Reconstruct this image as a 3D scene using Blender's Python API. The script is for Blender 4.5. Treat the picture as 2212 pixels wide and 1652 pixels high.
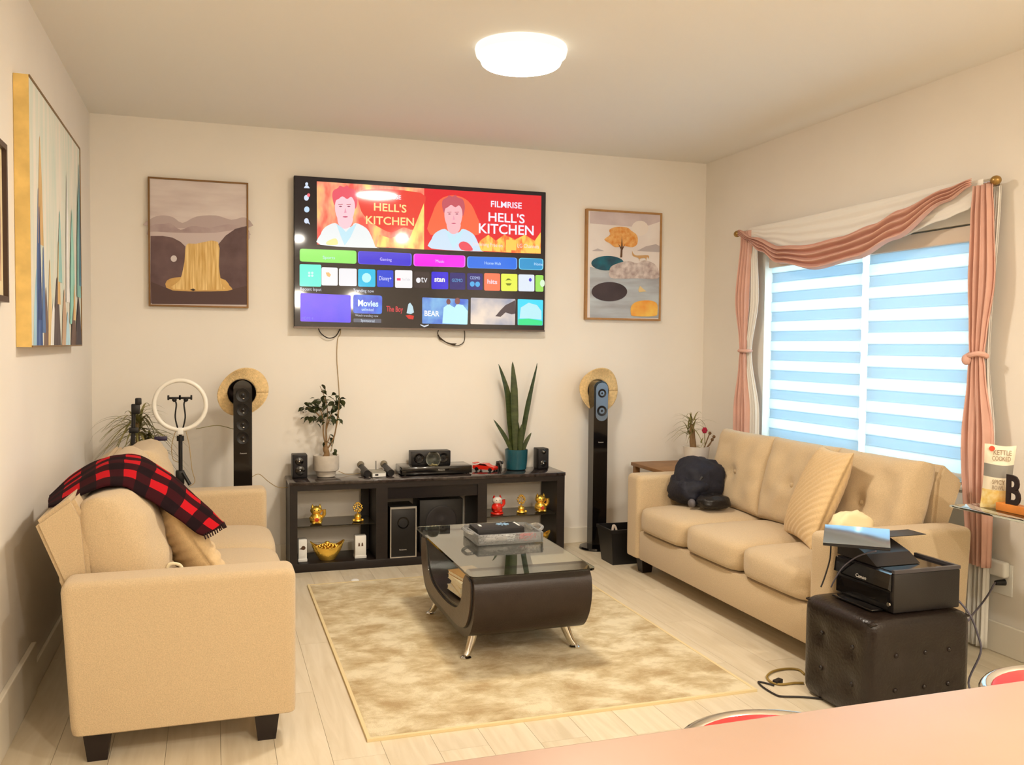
import bpy, bmesh, math, random
from mathutils import Vector, Matrix, noise
random.seed(7)
SC = bpy.context.scene
COL = SC.collection
for o in list(bpy.data.objects):
    bpy.data.objects.remove(o)
PI = math.pi
# ------------------------------------------------------------------ camera
FPX, CX, CY = 1940.09, 1106.0, 826.0
YAW, PITCH, ROLL = 0.32091, 0.04121, -0.00959
CAM = Vector((0, 0, 1.395))
_f = Vector((math.sin(YAW) * math.cos(PITCH), math.cos(YAW) * math.cos(PITCH), -math.sin(PITCH)))
_r0 = Vector((math.cos(YAW), -math.sin(YAW), 0))
_d0 = _f.cross(_r0)
_r = math.cos(ROLL) * _r0 + math.sin(ROLL) * _d0
_d = -math.sin(ROLL) * _r0 + math.cos(ROLL) * _d0
cd = bpy.data.cameras.new('camera')
cam = bpy.data.objects.new('camera', cd)
COL.objects.link(cam)
cd.sensor_fit = 'HORIZONTAL'; cd.sensor_width = 36.0
cd.lens = FPX / 2212 * 36.0
cd.clip_start = 0.02
cam.matrix_world = Matrix(((_r.x, -_d.x, -_f.x, CAM.x), (_r.y, -_d.y, -_f.y, CAM.y), (_r.z, -_d.z, -_f.z, CAM.z), (0, 0, 0, 1)))
SC.camera = cam

def at(u, v, x=None, y=None, z=None):
    """photo pixel -> point on the plane x=, y= or z= it is known to lie on"""
    d = _r * ((u - CX) / FPX) + _d * ((v - CY) / FPX) + _f
    t = (x - CAM.x) / d.x if x is not None else (y - CAM.y) / d.y if y is not None else (z - CAM.z) / d.z
    return CAM + d * t

# ------------------------------------------------------------------ world / view
W = bpy.data.worlds.new('world'); SC.world = W
W.use_nodes = True
bg = W.node_tree.nodes['Background']
bg.inputs[0].default_value = (0.66, 0.89, 1.0, 1)
bg.inputs[1].default_value = 2.2
SC.view_settings.view_transform = 'Standard'
SC.view_settings.look = 'None'
EXPO = 1.66
SC.view_settings.exposure = EXPO
SC.view_settings.gamma = 1.0
SC.view_settings.use_curve_mapping = False
LAMP_STR = 46.0          # ceiling lamp diffuser
POT_W = 15.0             # recessed kitchen lights behind the camera
PEND_STR = 34.0          # globe pendants further back in the kitchen

# ------------------------------------------------------------------ materials
def lin(c):
    return tuple(((x / 255) / 12.92 if x / 255 <= 0.04045 else ((x / 255 + 0.055) / 1.055) ** 2.4) for x in c)
MATS = {}
def mat(name, rgb=(200, 200, 200), rough=0.5, metal=0.0, var=0.0, vs=20.0, bump=0.0, bs=120.0, spec=0.5, emit=0.0,
        trans=0.0, coat=0.0, sheen=0.0, stretch=None, rgb2=None, ior=1.45, translucent=0.0, alpha=1.0, detail=4.0):
    if name in MATS:
        return MATS[name]
    m = bpy.data.materials.new(name); m.use_nodes = True
    nt = m.node_tree; b = nt.nodes['Principled BSDF']
    c = lin(rgb)
    b.inputs['Base Color'].default_value = (*c, 1)
    b.inputs['Roughness'].default_value = rough
    b.inputs['Metallic'].default_value = metal
    b.inputs['Specular IOR Level'].default_value = spec
    b.inputs['IOR'].default_value = ior
    b.inputs['Transmission Weight'].default_value = trans
    b.inputs['Coat Weight'].default_value = coat
    b.inputs['Sheen Weight'].default_value = sheen
    b.inputs['Alpha'].default_value = alpha
    if emit:
        b.inputs['Emission Color'].default_value = (*c, 1)
        b.inputs['Emission Strength'].default_value = emit if emit > 2 else emit / 2 ** EXPO
        b.inputs['Base Color'].default_value = (0.01, 0.01, 0.01, 1)
    tc = None
    def coords(st):
        t = nt.nodes.new('ShaderNodeTexCoord')
        if not st:
            return t.outputs['Object']
        mp = nt.nodes.new('ShaderNodeMapping'); mp.inputs['Scale'].default_value = st
        nt.links.new(t.outputs['Object'], mp.inputs['Vector'])
        return mp.outputs['Vector']
    if var or rgb2:
        n = nt.nodes.new('ShaderNodeTexNoise'); n.inputs['Scale'].default_value = vs
        n.inputs['Detail'].default_value = detail
        nt.links.new(coords(stretch), n.inputs['Vector'])
        r = nt.nodes.new('ShaderNodeValToRGB')
        r.color_ramp.elements[0].position = 0.32; r.color_ramp.elements[1].position = 0.68
        c2 = lin(rgb2) if rgb2 else tuple(min(1, x * (1 + var)) for x in c)
        c1 = c if rgb2 else tuple(x * (1 - var) for x in c)
        r.color_ramp.elements[0].color = (*c1, 1); r.color_ramp.elements[1].color = (*c2, 1)
        nt.links.new(n.outputs['Fac'], r.inputs['Fac'])
        nt.links.new(r.outputs['Color'], b.inputs['Emission Color' if emit else 'Base Color'])
    if bump:
        n2 = nt.nodes.new('ShaderNodeTexNoise'); n2.inputs['Scale'].default_value = bs
        n2.inputs['Detail'].default_value = 3
        nt.links.new(coords(stretch), n2.inputs['Vector'])
        bp = nt.nodes.new('ShaderNodeBump'); bp.inputs['Strength'].default_value = bump
        bp.inputs['Distance'].default_value = 0.01
        nt.links.new(n2.outputs['Fac'], bp.inputs['Height'])
        nt.links.new(bp.outputs['Normal'], b.inputs['Normal'])
    if translucent:
        out = nt.nodes['Material Output']
        tr = nt.nodes.new('ShaderNodeBsdfTranslucent'); tr.inputs['Color'].default_value = (*c, 1)
        mx = nt.nodes.new('ShaderNodeMixShader'); mx.inputs['Fac'].default_value = translucent
        nt.links.new(b.outputs[0], mx.inputs[1]); nt.links.new(tr.outputs[0], mx.inputs[2])
        nt.links.new(mx.outputs[0], out.inputs['Surface'])
    MATS[name] = m
    return m

# ------------------------------------------------------------------ mesh helpers
class MB:
    def __init__(s):
        s.v = []; s.f = []; s.uvs = None
    def add(s, verts, faces, M=None):
        k = len(s.v)
        s.v += [(M @ Vector(p) if M is not None else Vector(p)) for p in verts]
        s.f += [tuple(i + k for i in f) for f in faces]
        return s
    def bx(s, x0, x1, y0, y1, z0, z1, bev=0.0, seg=2, M=None):
        if bev <= 0:
            vs = [(x, y, z) for x in (x0, x1) for y in (y0, y1) for z in (z0, z1)]
            return s.add(vs, [(0, 1, 3, 2), (4, 6, 7, 5), (0, 4, 5, 1), (2, 3, 7, 6), (0, 2, 6, 4), (1, 5, 7, 3)], M)
        bm = bmesh.new()
        bmesh.ops.create_cube(bm, size=1)
        for v in bm.verts:
            v.co = Vector((x0 + (v.co.x + .5) * (x1 - x0), y0 + (v.co.y + .5) * (y1 - y0), z0 + (v.co.z + .5) * (z1 - z0)))
        bmesh.ops.bevel(bm, geom=list(bm.edges), offset=bev, segments=seg, affect='EDGES', profile=0.5)
        return s.frombm(bm, M)
    def frombm(s, bm, M=None):
        bm.verts.index_update()
        s.add([v.co.copy() for v in bm.verts], [[v.index for v in f.verts] for f in bm.faces], M)
        bm.free()
        return s
    def cyl(s, p0, p1, r0, r1=None, n=16):
        return s.tube([p0, p1], [r0, r0 if r1 is None else r1], n)
    def tube(s, pts, r, n=8, caps=True, closed=False):
        P = [Vector(p) for p in pts]; L = len(P)
        R = [r] * L if not isinstance(r, (list, tuple)) else r
        ref = None; vs = []; fs = []
        for i in range(L):
            a = P[(i - 1) % L] if closed or i > 0 else P[i]
            b = P[(i + 1) % L] if closed or i < L - 1 else P[i]
            t = (b - a); t = t.normalized() if t.length > 1e-9 else Vector((0, 0, 1))
            if ref is None:
                ref = t.orthogonal().normalized()
            else:
                ref = ref - t * ref.dot(t)
                ref = ref.normalized() if ref.length > 1e-6 else t.orthogonal().normalized()
            bi = t.cross(ref)
            for k in range(n):
                an = 2 * PI * k / n
                vs.append(P[i] + (ref * math.cos(an) + bi * math.sin(an)) * R[i])
        for i in range(L if closed else L - 1):
            j = (i + 1) % L
            for k in range(n):
                k2 = (k + 1) % n
                fs.append((i * n + k, i * n + k2, j * n + k2, j * n + k))
        if caps and not closed:
            fs.append(tuple(range(n - 1, -1, -1))); fs.append(tuple((L - 1) * n + k for k in range(n)))
        return s.add(vs, fs)
    def lathe(s, prof, c=(0, 0, 0), n=28, M=None, caps=True):
        vs = []; fs = []
        for (r, z) in prof:
            for k in range(n):
                a = 2 * PI * k / n
                vs.append((c[0] + r * math.cos(a), c[1] + r * math.sin(a), c[2] + z))
        for i in range(len(prof) - 1):
            for k in range(n):
                k2 = (k + 1) % n
                fs.append((i * n + k, i * n + k2, (i + 1) * n + k2, (i + 1) * n + k))
        if caps:
            if prof[0][0] > 1e-5: fs.append(tuple(range(n - 1, -1, -1)))
            if prof[-1][0] > 1e-5: fs.append(tuple((len(prof) - 1) * n + k for k in range(n)))
        return s.add(vs, fs, M)
    def prism(s, poly, axis, a, b, M=None):
        n = len(poly)
        def P(p, q, t):
            return {'x': (t, p, q), 'y': (p, t, q), 'z': (p, q, t)}[axis]
        vs = [P(p, q, a) for p, q in poly] + [P(p, q, b) for p, q in poly]
        fs = [tuple(range(n - 1, -1, -1)), tuple(range(n, 2 * n))]
        fs += [(i, (i + 1) % n, n + (i + 1) % n, n + i) for i in range(n)]
        return s.add(vs, fs, M)
    def ell(s, c, rad, nu=16, nv=10, M=None):
        vs = []; fs = []
        for j in range(nv + 1):
            th = PI * j / nv
            for i in range(nu):
                ph = 2 * PI * i / nu
                vs.append((c[0] + rad[0] * math.sin(th) * math.cos(ph), c[1] + rad[1] * math.sin(th) * math.sin(ph), c[2] + rad[2] * math.cos(th)))
        for j in range(nv):
            for i in range(nu):
                i2 = (i + 1) % nu
                fs.append((j * nu + i, (j + 1) * nu + i, (j + 1) * nu + i2, j * nu + i2))
        return s.add(vs, fs, M)
    def grid(s, fn, nu, nv):
        k = len(s.v)
        vs = [fn(i / nu, j / nv) for j in range(nv + 1) for i in range(nu + 1)]
        fs = [(j * (nu + 1) + i, j * (nu + 1) + i + 1, (j + 1) * (nu + 1) + i + 1, (j + 1) * (nu + 1) + i) for j in range(nv) for i in range(nu)]
        if k == 0:
            s.uvs = [(i / nu, j / nv) for j in range(nv + 1) for i in range(nu + 1)]
        return s.add(vs, fs)
    def sheet(s, fn, nu, nv, t, nrm):
        """a cloth with real thickness: front fn, back fn + nrm * t, closed around the rim"""
        nrm = Vector(nrm)
        s.grid(fn, nu, nv)
        k = (nu + 1) * (nv + 1)
        uv = list(s.uvs)
        s.v += [Vector(p) + nrm * t for p in s.v[:k]]
        s.f += [tuple(k + q for q in reversed(f)) for f in s.f[:nu * nv]]
        rim = [i for i in range(nu + 1)] + [j * (nu + 1) + nu for j in range(1, nv + 1)] + \
              [nv * (nu + 1) + i for i in range(nu - 1, -1, -1)] + [j * (nu + 1) for j in range(nv - 1, 0, -1)]
        for q in range(len(rim)):
            a, b = rim[q], rim[(q + 1) % len(rim)]
            s.f.append((b, a, k + a, k + b))
        s.uvs = uv + uv
        return s
    def pillow(s, w, h, t, M=None, n=18, ex=2.6, pinch=0.06, wob=0.0, seed=0, edge=0.0, dimples=()):
        """stuffed cushion in the local XZ plane, thickness along Y"""
        vs = []; fs = []; uv = []
        def pt(u, v, sgn):
            fu = max(0, 1 - abs(u) ** ex); fv = max(0, 1 - abs(v) ** ex)
            th = edge + (1 - edge) * (fu * fv) ** 0.5
            pu = 1 - pinch * (1 - abs(v) ** 2) * abs(u) ** 3
            pv = 1 - pinch * (1 - abs(u) ** 2) * abs(v) ** 3
            y = sgn * t / 2 * th
            if wob:
                y += wob * noise.noise(Vector((u * 2.5 + seed, v * 2.5, sgn * 3 + seed))) * (fu * fv) ** .5
            for (du, dv, dd) in dimples:
                q = ((u - du) ** 2 + (v - dv) ** 2) / 0.02
                y -= sgn * dd * math.exp(-q)
            return (u * w / 2 * pu, y, v * h / 2 * pv)
        for sgn in (-1, 1):
            b = len(vs)
            for j in range(n + 1):
                for i in range(n + 1):
                    a = -math.cos(PI * i / n); c = -math.cos(PI * j / n)
                    u = 0.45 * a + 0.55 * (-1 + 2 * i / n); v = 0.45 * c + 0.55 * (-1 + 2 * j / n)
                    vs.append(pt(u, v, sgn)); uv.append(((u + 1) / 2, (v + 1) / 2))
            for j in range(n):
                for i in range(n):
                    q = (b + j * (n + 1) + i, b + j * (n + 1) + i + 1, b + (j + 1) * (n + 1) + i + 1, b + (j + 1) * (n + 1) + i)
                    fs.append(q if sgn < 0 else q[::-1])
        k = (n + 1) ** 2
        rim = [i for i in range(n + 1)] + [j * (n + 1) + n for j in range(1, n + 1)] + \
              [n * (n + 1) + i for i in range(n - 1, -1, -1)] + [j * (n + 1) for j in range(n - 1, 0, -1)]
        for q in range(len(rim)):
            a, b = rim[q], rim[(q + 1) % len(rim)]
            fs.append((a, k + a, k + b, b))
        if not s.v: s.uvs = uv
        return s.add(vs, fs, M)
    def build(s, name, m, parent=None, smooth=True, off=None, ang=40):
        """verts are in world coordinates when off is None; the object's frame is its thing's base"""
        if off is None:
            off = parent_loc(parent) if parent is not None else base_of(s.v)
        me = bpy.data.meshes.new(name)
        me.from_pydata([tuple(p - off) for p in s.v], [], s.f)
        if s.uvs and len(s.uvs) == len(s.v):
            ul = me.uv_layers.new(name='UVMap')
            for lp in me.loops:
                ul.data[lp.index].uv = s.uvs[lp.vertex_index]
        bm = bmesh.new(); bm.from_mesh(me)
        bmesh.ops.recalc_face_normals(bm, faces=bm.faces)
        bm.to_mesh(me); bm.free()
        if m is not None: me.materials.append(m)
        if smooth:
            me.polygons.foreach_set('use_smooth', [True] * len(me.polygons))
            me.set_sharp_from_angle(angle=math.radians(ang))
        me.update()
        o = bpy.data.objects.new(name, me); COL.objects.link(o)
        if parent is not None:
            o.parent = parent
        else:
            o.location = off
        return o
ZERO = Vector((0, 0, 0))
def base_of(vs):
    xs = [p.x for p in vs]; ys = [p.y for p in vs]; zs = [p.z for p in vs]
    return Vector(((min(xs) + max(xs)) / 2, (min(ys) + max(ys)) / 2, min(zs)))
def parent_loc(p):
    l = Vector((0, 0, 0))
    while p is not None:
        l += p.location; p = p.parent
    return l
def tag(o, label=None, cat=None, group=None, kind=None):
    if label: o['label'] = label
    if cat: o['category'] = cat
    if group: o['group'] = group
    if kind: o['kind'] = kind
    return o
def thing(name, label, cat, loc=(0, 0, 0), rz=0.0, group=None):
    o = bpy.data.objects.new(name, None); COL.objects.link(o)
    o.location = loc; o.rotation_euler = (0, 0, rz); o.empty_display_size = 0.1
    return tag(o, label, cat, group)
def inst(src, parent, loc, rot=(0, 0, 0), scale=(1, 1, 1)):
    o = src.copy(); COL.objects.link(o); o.parent = parent
    o.location = loc; o.rotation_euler = rot; o.scale = scale
    return o
def copy_tree(o, parent=None):
    c = o.copy(); COL.objects.link(c); c.parent = parent
    for ch in list(o.children):
        copy_tree(ch, c)
    return c
def struct(name, mb, m, smooth=False):
    o = mb.build(name, m, None, smooth); o['kind'] = 'structure'
    return o
def bez(pts, n=8):
    """Catmull-Rom through points"""
    P = [Vector(p) for p in pts]; out = []
    for i in range(len(P) - 1):
        p0 = P[max(i - 1, 0)]; p1 = P[i]; p2 = P[i + 1]; p3 = P[min(i + 2, len(P) - 1)]
        for k in range(n):
            t = k / n
            out.append(0.5 * ((2 * p1) + (p2 - p0) * t + (2 * p0 - 5 * p1 + 4 * p2 - p3) * t * t + (3 * p1 - p0 - 3 * p2 + p3) * t ** 3))
    out.append(P[-1])
    return out
def smooth_poly(pts, n=3):
    out = []; L = len(pts)
    P = [Vector((p[0], p[1])) for p in pts]
    for i in range(L):
        p0, p1, p2, p3 = P[i - 1], P[i], P[(i + 1) % L], P[(i + 2) % L]
        for k in range(n):
            t = k / n
            out.append(0.5 * ((2 * p1) + (p2 - p0) * t + (2 * p0 - 5 * p1 + 4 * p2 - p3) * t * t + (3 * p1 - p0 - 3 * p2 + p3) * t ** 3))
    return [(p.x, p.y) for p in out]
def lerp(a, b, t): return a + (b - a) * t
def curve1(keys):
    """piecewise linear/smooth function from sorted (t, value) keys"""
    def fn(t):
        if t <= keys[0][0]: return keys[0][1]
        for (a, va), (b, vb) in zip(keys, keys[1:]):
            if t <= b:
                q = (t - a) / (b - a); q = q * q * (3 - 2 * q)
                return va + (vb - va) * q
        return keys[-1][1]
    return fn
def text_mesh(s, size=1.0, bold=0.0, extrude=0.0):
    cu = bpy.data.curves.new('t', 'FONT'); cu.body = s; cu.size = size; cu.offset = bold; cu.extrude = extrude
    cu.resolution_u = 3
    o = bpy.data.objects.new('t', cu); COL.objects.link(o)
    dg = bpy.context.evaluated_depsgraph_get(); dg.update()
    me = bpy.data.meshes.new_from_object(o.evaluated_get(dg))
    vs = [v.co.copy() for v in me.vertices]; fs = [tuple(p.vertices) for p in me.polygons]
    bpy.data.objects.remove(o); bpy.data.curves.remove(cu); bpy.data.meshes.remove(me)
    return vs, fs
def text_on(mb, s, P0, P1, up, bold=0.0):
    """lay flat lettering between world points P0 -> P1 (baseline), cap height vector up"""
    vs, fs = text_mesh(s, 1.0, bold)
    x0 = min(v.x for v in vs); x1 = max(v.x for v in vs); y1 = max(v.y for v in vs)
    P0 = Vector(P0); P1 = Vector(P1); up = Vector(up)
    y0 = 0.0
    mb.add([P0 + (P1 - P0) * ((v.x - x0) / (x1 - x0)) + up * ((v.y - y0) / (y1 - y0)) for v in vs], fs)
    return mb

# ------------------------------------------------------------------ common materials
D, XL, XR, ZC = 5.87, -0.69, 3.44, 2.74
YB = -3.0
M_WALL = mat('wall_paint', (241, 234, 223), 0.85, var=0.02, vs=2.0, bump=0.05, bs=300, spec=0.25)
M_CEIL = mat('ceiling_paint', (247, 243, 235), 0.9, bump=0.06, bs=260, spec=0.2)
M_TRIM = mat('trim_paint', (240, 232, 216), 0.45)
M_BLACK = mat('black_plastic', (20, 18, 19), 0.42)
M_GLOSSB = mat('gloss_black', (14, 12, 13), 0.12, coat=0.4)
M_CHROME = mat('chrome', (225, 222, 216), 0.12, metal=1.0)
M_WHITE = mat('white_plastic', (240, 238, 232), 0.4)
M_GOLD = mat('gold', (250, 206, 92), 0.24, metal=0.75, bump=0.15, bs=90)
M_SOFA = mat('sofa_fabric', (206, 182, 146), 0.95, var=0.10, vs=260, bump=0.35, bs=420, spec=0.1, sheen=0.25)
M_DARKWOOD = mat('espresso_wood', (27, 18, 15), 0.45, var=0.25, vs=9, stretch=(1, 8, 8))
M_CORD = mat('cord_black', (35, 30, 28), 0.5)
M_CORDB = mat('cord_beige', (176, 150, 104), 0.5)
M_GLASS = mat('clear_glass', (232, 242, 236), 0.02, trans=1.0, ior=1.45)

# ================================================================== THE SETTING
def plank_material():
    m = bpy.data.materials.new('floor_plank'); m.use_nodes = True
    nt = m.node_tree; b = nt.nodes['Principled BSDF']
    b.inputs['Roughness'].default_value = 0.42
    tc = nt.nodes.new('ShaderNodeTexCoord'); oi = nt.nodes.new('ShaderNodeObjectInfo')
    ad = nt.nodes.new('ShaderNodeVectorMath'); ad.operation = 'ADD'
    sc = nt.nodes.new('ShaderNodeVectorMath'); sc.operation = 'SCALE'; sc.inputs[0].default_value = (37, 11, 5)
    nt.links.new(oi.outputs['Random'], sc.inputs['Scale'])
    nt.links.new(tc.outputs['Object'], ad.inputs[0]); nt.links.new(sc.outputs[0], ad.inputs[1])
    mp = nt.nodes.new('ShaderNodeMapping'); mp.inputs['Scale'].default_value = (14, 1.3, 1)
    nt.links.new(ad.outputs[0], mp.inputs['Vector'])
    n = nt.nodes.new('ShaderNodeTexNoise'); n.inputs['Scale'].default_value = 1.6; n.inputs['Detail'].default_value = 6
    n.inputs['Distortion'].default_value = 1.2
    nt.links.new(mp.outputs[0], n.inputs['Vector'])
    r = nt.nodes.new('ShaderNodeValToRGB')
    r.color_ramp.elements[0].position = 0.3; r.color_ramp.elements[1].position = 0.7
    r.color_ramp.elements[0].color = (*lin((214, 199, 170)), 1); r.color_ramp.elements[1].color = (*lin((230, 217, 192)), 1)
    nt.links.new(n.outputs['Fac'], r.inputs['Fac'])
    hsv = nt.nodes.new('ShaderNodeHueSaturation')
    mr = nt.nodes.new('ShaderNodeMapRange'); mr.inputs['To Min'].default_value = 0.94; mr.inputs['To Max'].default_value = 1.05
    nt.links.new(oi.outputs['Random'], mr.inputs['Value']); nt.links.new(mr.outputs[0], hsv.inputs['Value'])
    nt.links.new(r.outputs['Color'], hsv.inputs['Color']); nt.links.new(hsv.outputs[0], b.inputs['Base Color'])
    return m
M_PLANK = plank_material()
floor = struct('floor', MB().bx(XL - .1, XR + .16, YB - .1, D + .1, -0.08, -0.012), mat('floor_joint', (120, 98, 70), 0.8))
PW, PL = 0.178, 1.22
pm = MB().bx(0.0006, PW - 0.0006, 0.0006, PL - 0.0006, -0.012, 0.0)
plank0 = pm.build('plank', M_PLANK, floor, False, off=ZERO)
fl = floor.location
row = 0; first = True
x = -0.694
while x < XR:
    y = YB - (0.37 * row * 1.7) % PL
    while y < D:
        y0 = max(y, YB); y1 = min(y + PL, D)
        x1 = min(x + PW, XR)
        if y1 - y0 > 0.02:
            o = plank0 if first else inst(plank0, floor, (0, 0, 0))
            first = False
            o.location = (x - fl.x, y0 - fl.y, -fl.z)
            o.scale = ((x1 - x) / PW, (y1 - y0) / PL, 1)
        y += PL
    x += PW; row += 1
struct('ceiling', MB().bx(XL - .1, XR + .16, YB - .1, D + .1, ZC, ZC + 0.1), M_CEIL)
struct('wall_back', MB().bx(XL - .1, XR + .16, D, D + 0.12, -0.08, ZC), M_WALL)
struct('wall_left', MB().bx(XL - .12, XL, YB, D, -0.08, ZC), M_WALL)
struct('wall_front', MB().bx(XL - .1, XR + .16, YB - 0.12, YB, -0.08, ZC), M_WALL)
WY0, WY1, WZ0, WZ1 = 3.385, 5.10, 0.74, 2.0
w = MB()
w.bx(XR, XR + .16, YB, WY0, -0.08, ZC); w.bx(XR, XR + .16, WY1, D, -0.08, ZC)
w.bx(XR, XR + .16, WY0, WY1, -0.08, WZ0); w.bx(XR, XR + .16, WY0, WY1, WZ1, ZC)
struct('wall_right', w, M_WALL)
struct('baseboard_back', MB().bx(XL, XR, D - 0.016, D, 0, 0.11, 0.004), M_TRIM)
b = MB().bx(XL, XL + 0.014, 3.93, D - .016, 0, 0.11, 0.004)
struct('baseboard_left', b, M_TRIM)
struct('trim_1', MB().bx(XL, XL + 0.02, 0.5, 3.925, 0, 0.205, 0.004), M_TRIM)
struct('baseboard_right', MB().bx(XR - 0.016, XR, YB, D - .016, 0, 0.14, 0.004), M_TRIM)
# window: frame, mullion, panes
win = MB()
fx0, fx1 = XR + 0.075, XR + 0.125
for (a0, a1, b0, b1) in [(WY0, WY0 + .045, WZ0, WZ1), (WY1 - .045, WY1, WZ0, WZ1), (WY0 + .045, WY1 - .045, WZ0, WZ0 + .05), (WY0 + .045, WY1 - .045, WZ1 - .05, WZ1)]:
    win.bx(fx0, fx1, a0, a1, b0, b1)
window = struct('window_1', win, M_TRIM)
MB().bx(fx0, fx1, 4.147, 4.197, WZ0 + .05, WZ1 - .05).build('mullion', M_TRIM, window, False)
pane_m = mat('window_glass', (235, 248, 255), 0.0, trans=1.0, ior=1.02)
for (a0, a1) in ((WY0 + .045, 4.147), (4.197, WY1 - .045)):
    MB().bx(fx0 + .02, fx0 + .026, a0, a1, WZ0 + .05, WZ1 - .05).build('pane', pane_m, window, False)
sill = MB().bx(XR - 0.02, fx0, WY0 - .03, WY1 + .03, WZ0 - 0.022, WZ0, 0.004)
sill.build('sill', M_TRIM, window)

# ================================================================== LIGHT FITTINGS
def ceiling_lamp():
    c = (1.325, 3.90, ZC)
    t = thing('ceiling_lamp', 'round two-tier flush ceiling lamp glowing white', 'lamp', c)
    e = mat('lamp_diffuser', (255, 243, 226), 0.4, emit=LAMP_STR)
    e2 = mat('lamp_rim_glow', (255, 246, 226), 0.4, emit=1.25)
    e3 = mat('lamp_side_glow', (255, 248, 234), 0.4, emit=1.9)
    MB().lathe([(0.0, 0), (0.206, 0.0), (0.210, -0.012), (0.204, -0.038), (0.190, -0.041), (0.150, -0.042)], c, 48).build('rim', e2, t)
    MB().lathe([(0.184, -0.0425), (0.187, -0.055), (0.180, -0.074), (0.170, -0.080)], c, 48, caps=False).build('drum', e3, t)
    MB().lathe([(0.170, -0.080), (0.13, -0.088), (0.06, -0.093), (0.0, -0.094)], c, 48, caps=False).build('diffuser', e, t)
    return t
ceiling_lamp()
def pot_light(i, x, y):
    t = thing('recessed_light', 'small round recessed ceiling light over the kitchen', 'light', (x, y, ZC), group='kitchen recessed lights')
    MB().lathe([(0.052, -0.001), (0.07, -0.001), (0.07, -0.008), (0.052, -0.004)], (x, y, ZC), 24, caps=False).build('ring', M_TRIM, t)
    MB().lathe([(0.0, -0.002), (0.052, -0.002)], (x, y, ZC), 24, caps=False).build('lens', mat('pot_lens', (255, 238, 210), 0.4, emit=25.0), t)
    ld = bpy.data.lights.new('pot', 'AREA'); ld.shape = 'DISK'; ld.size = 0.10; ld.energy = POT_W; ld.color = (1, 0.92, 0.80)
    lo = bpy.data.objects.new('pot_bulb', ld); COL.objects.link(lo); lo.parent = t; lo.location = (0, 0, -0.012)
for i, (x, y) in enumerate([(1.03, -0.19), (2.25, 0.38)]):
    pot_light(i, x, y)
def pendant(x, y, z):
    t = thing('pendant_lamp', 'white glass globe pendant lamp hanging in the kitchen', 'lamp', (x, y, z - .11), group='kitchen globe pendants')
    MB().ell((x, y, z), (.11, .11, .11), 28, 18).build('globe', mat('globe_glow', (255, 242, 222), .4, emit=PEND_STR), t)
    MB().cyl((x, y, z + .10), (x, y, z + .15), .03, .025, 16).build('cap', M_BLACK, t)
    MB().cyl((x, y, z + .14), (x, y, ZC - .02), .003, None, 8).build('cable', M_BLACK, t)
    MB().lathe([(0, 0), (.06, 0), (.055, -.02), (0, -.024)], (x, y, ZC), 24).build('canopy', M_BLACK, t)
for (x, y) in ((1.15, -1.6), (1.95, -1.6)):
    pendant(x, y, 2.03)

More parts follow.
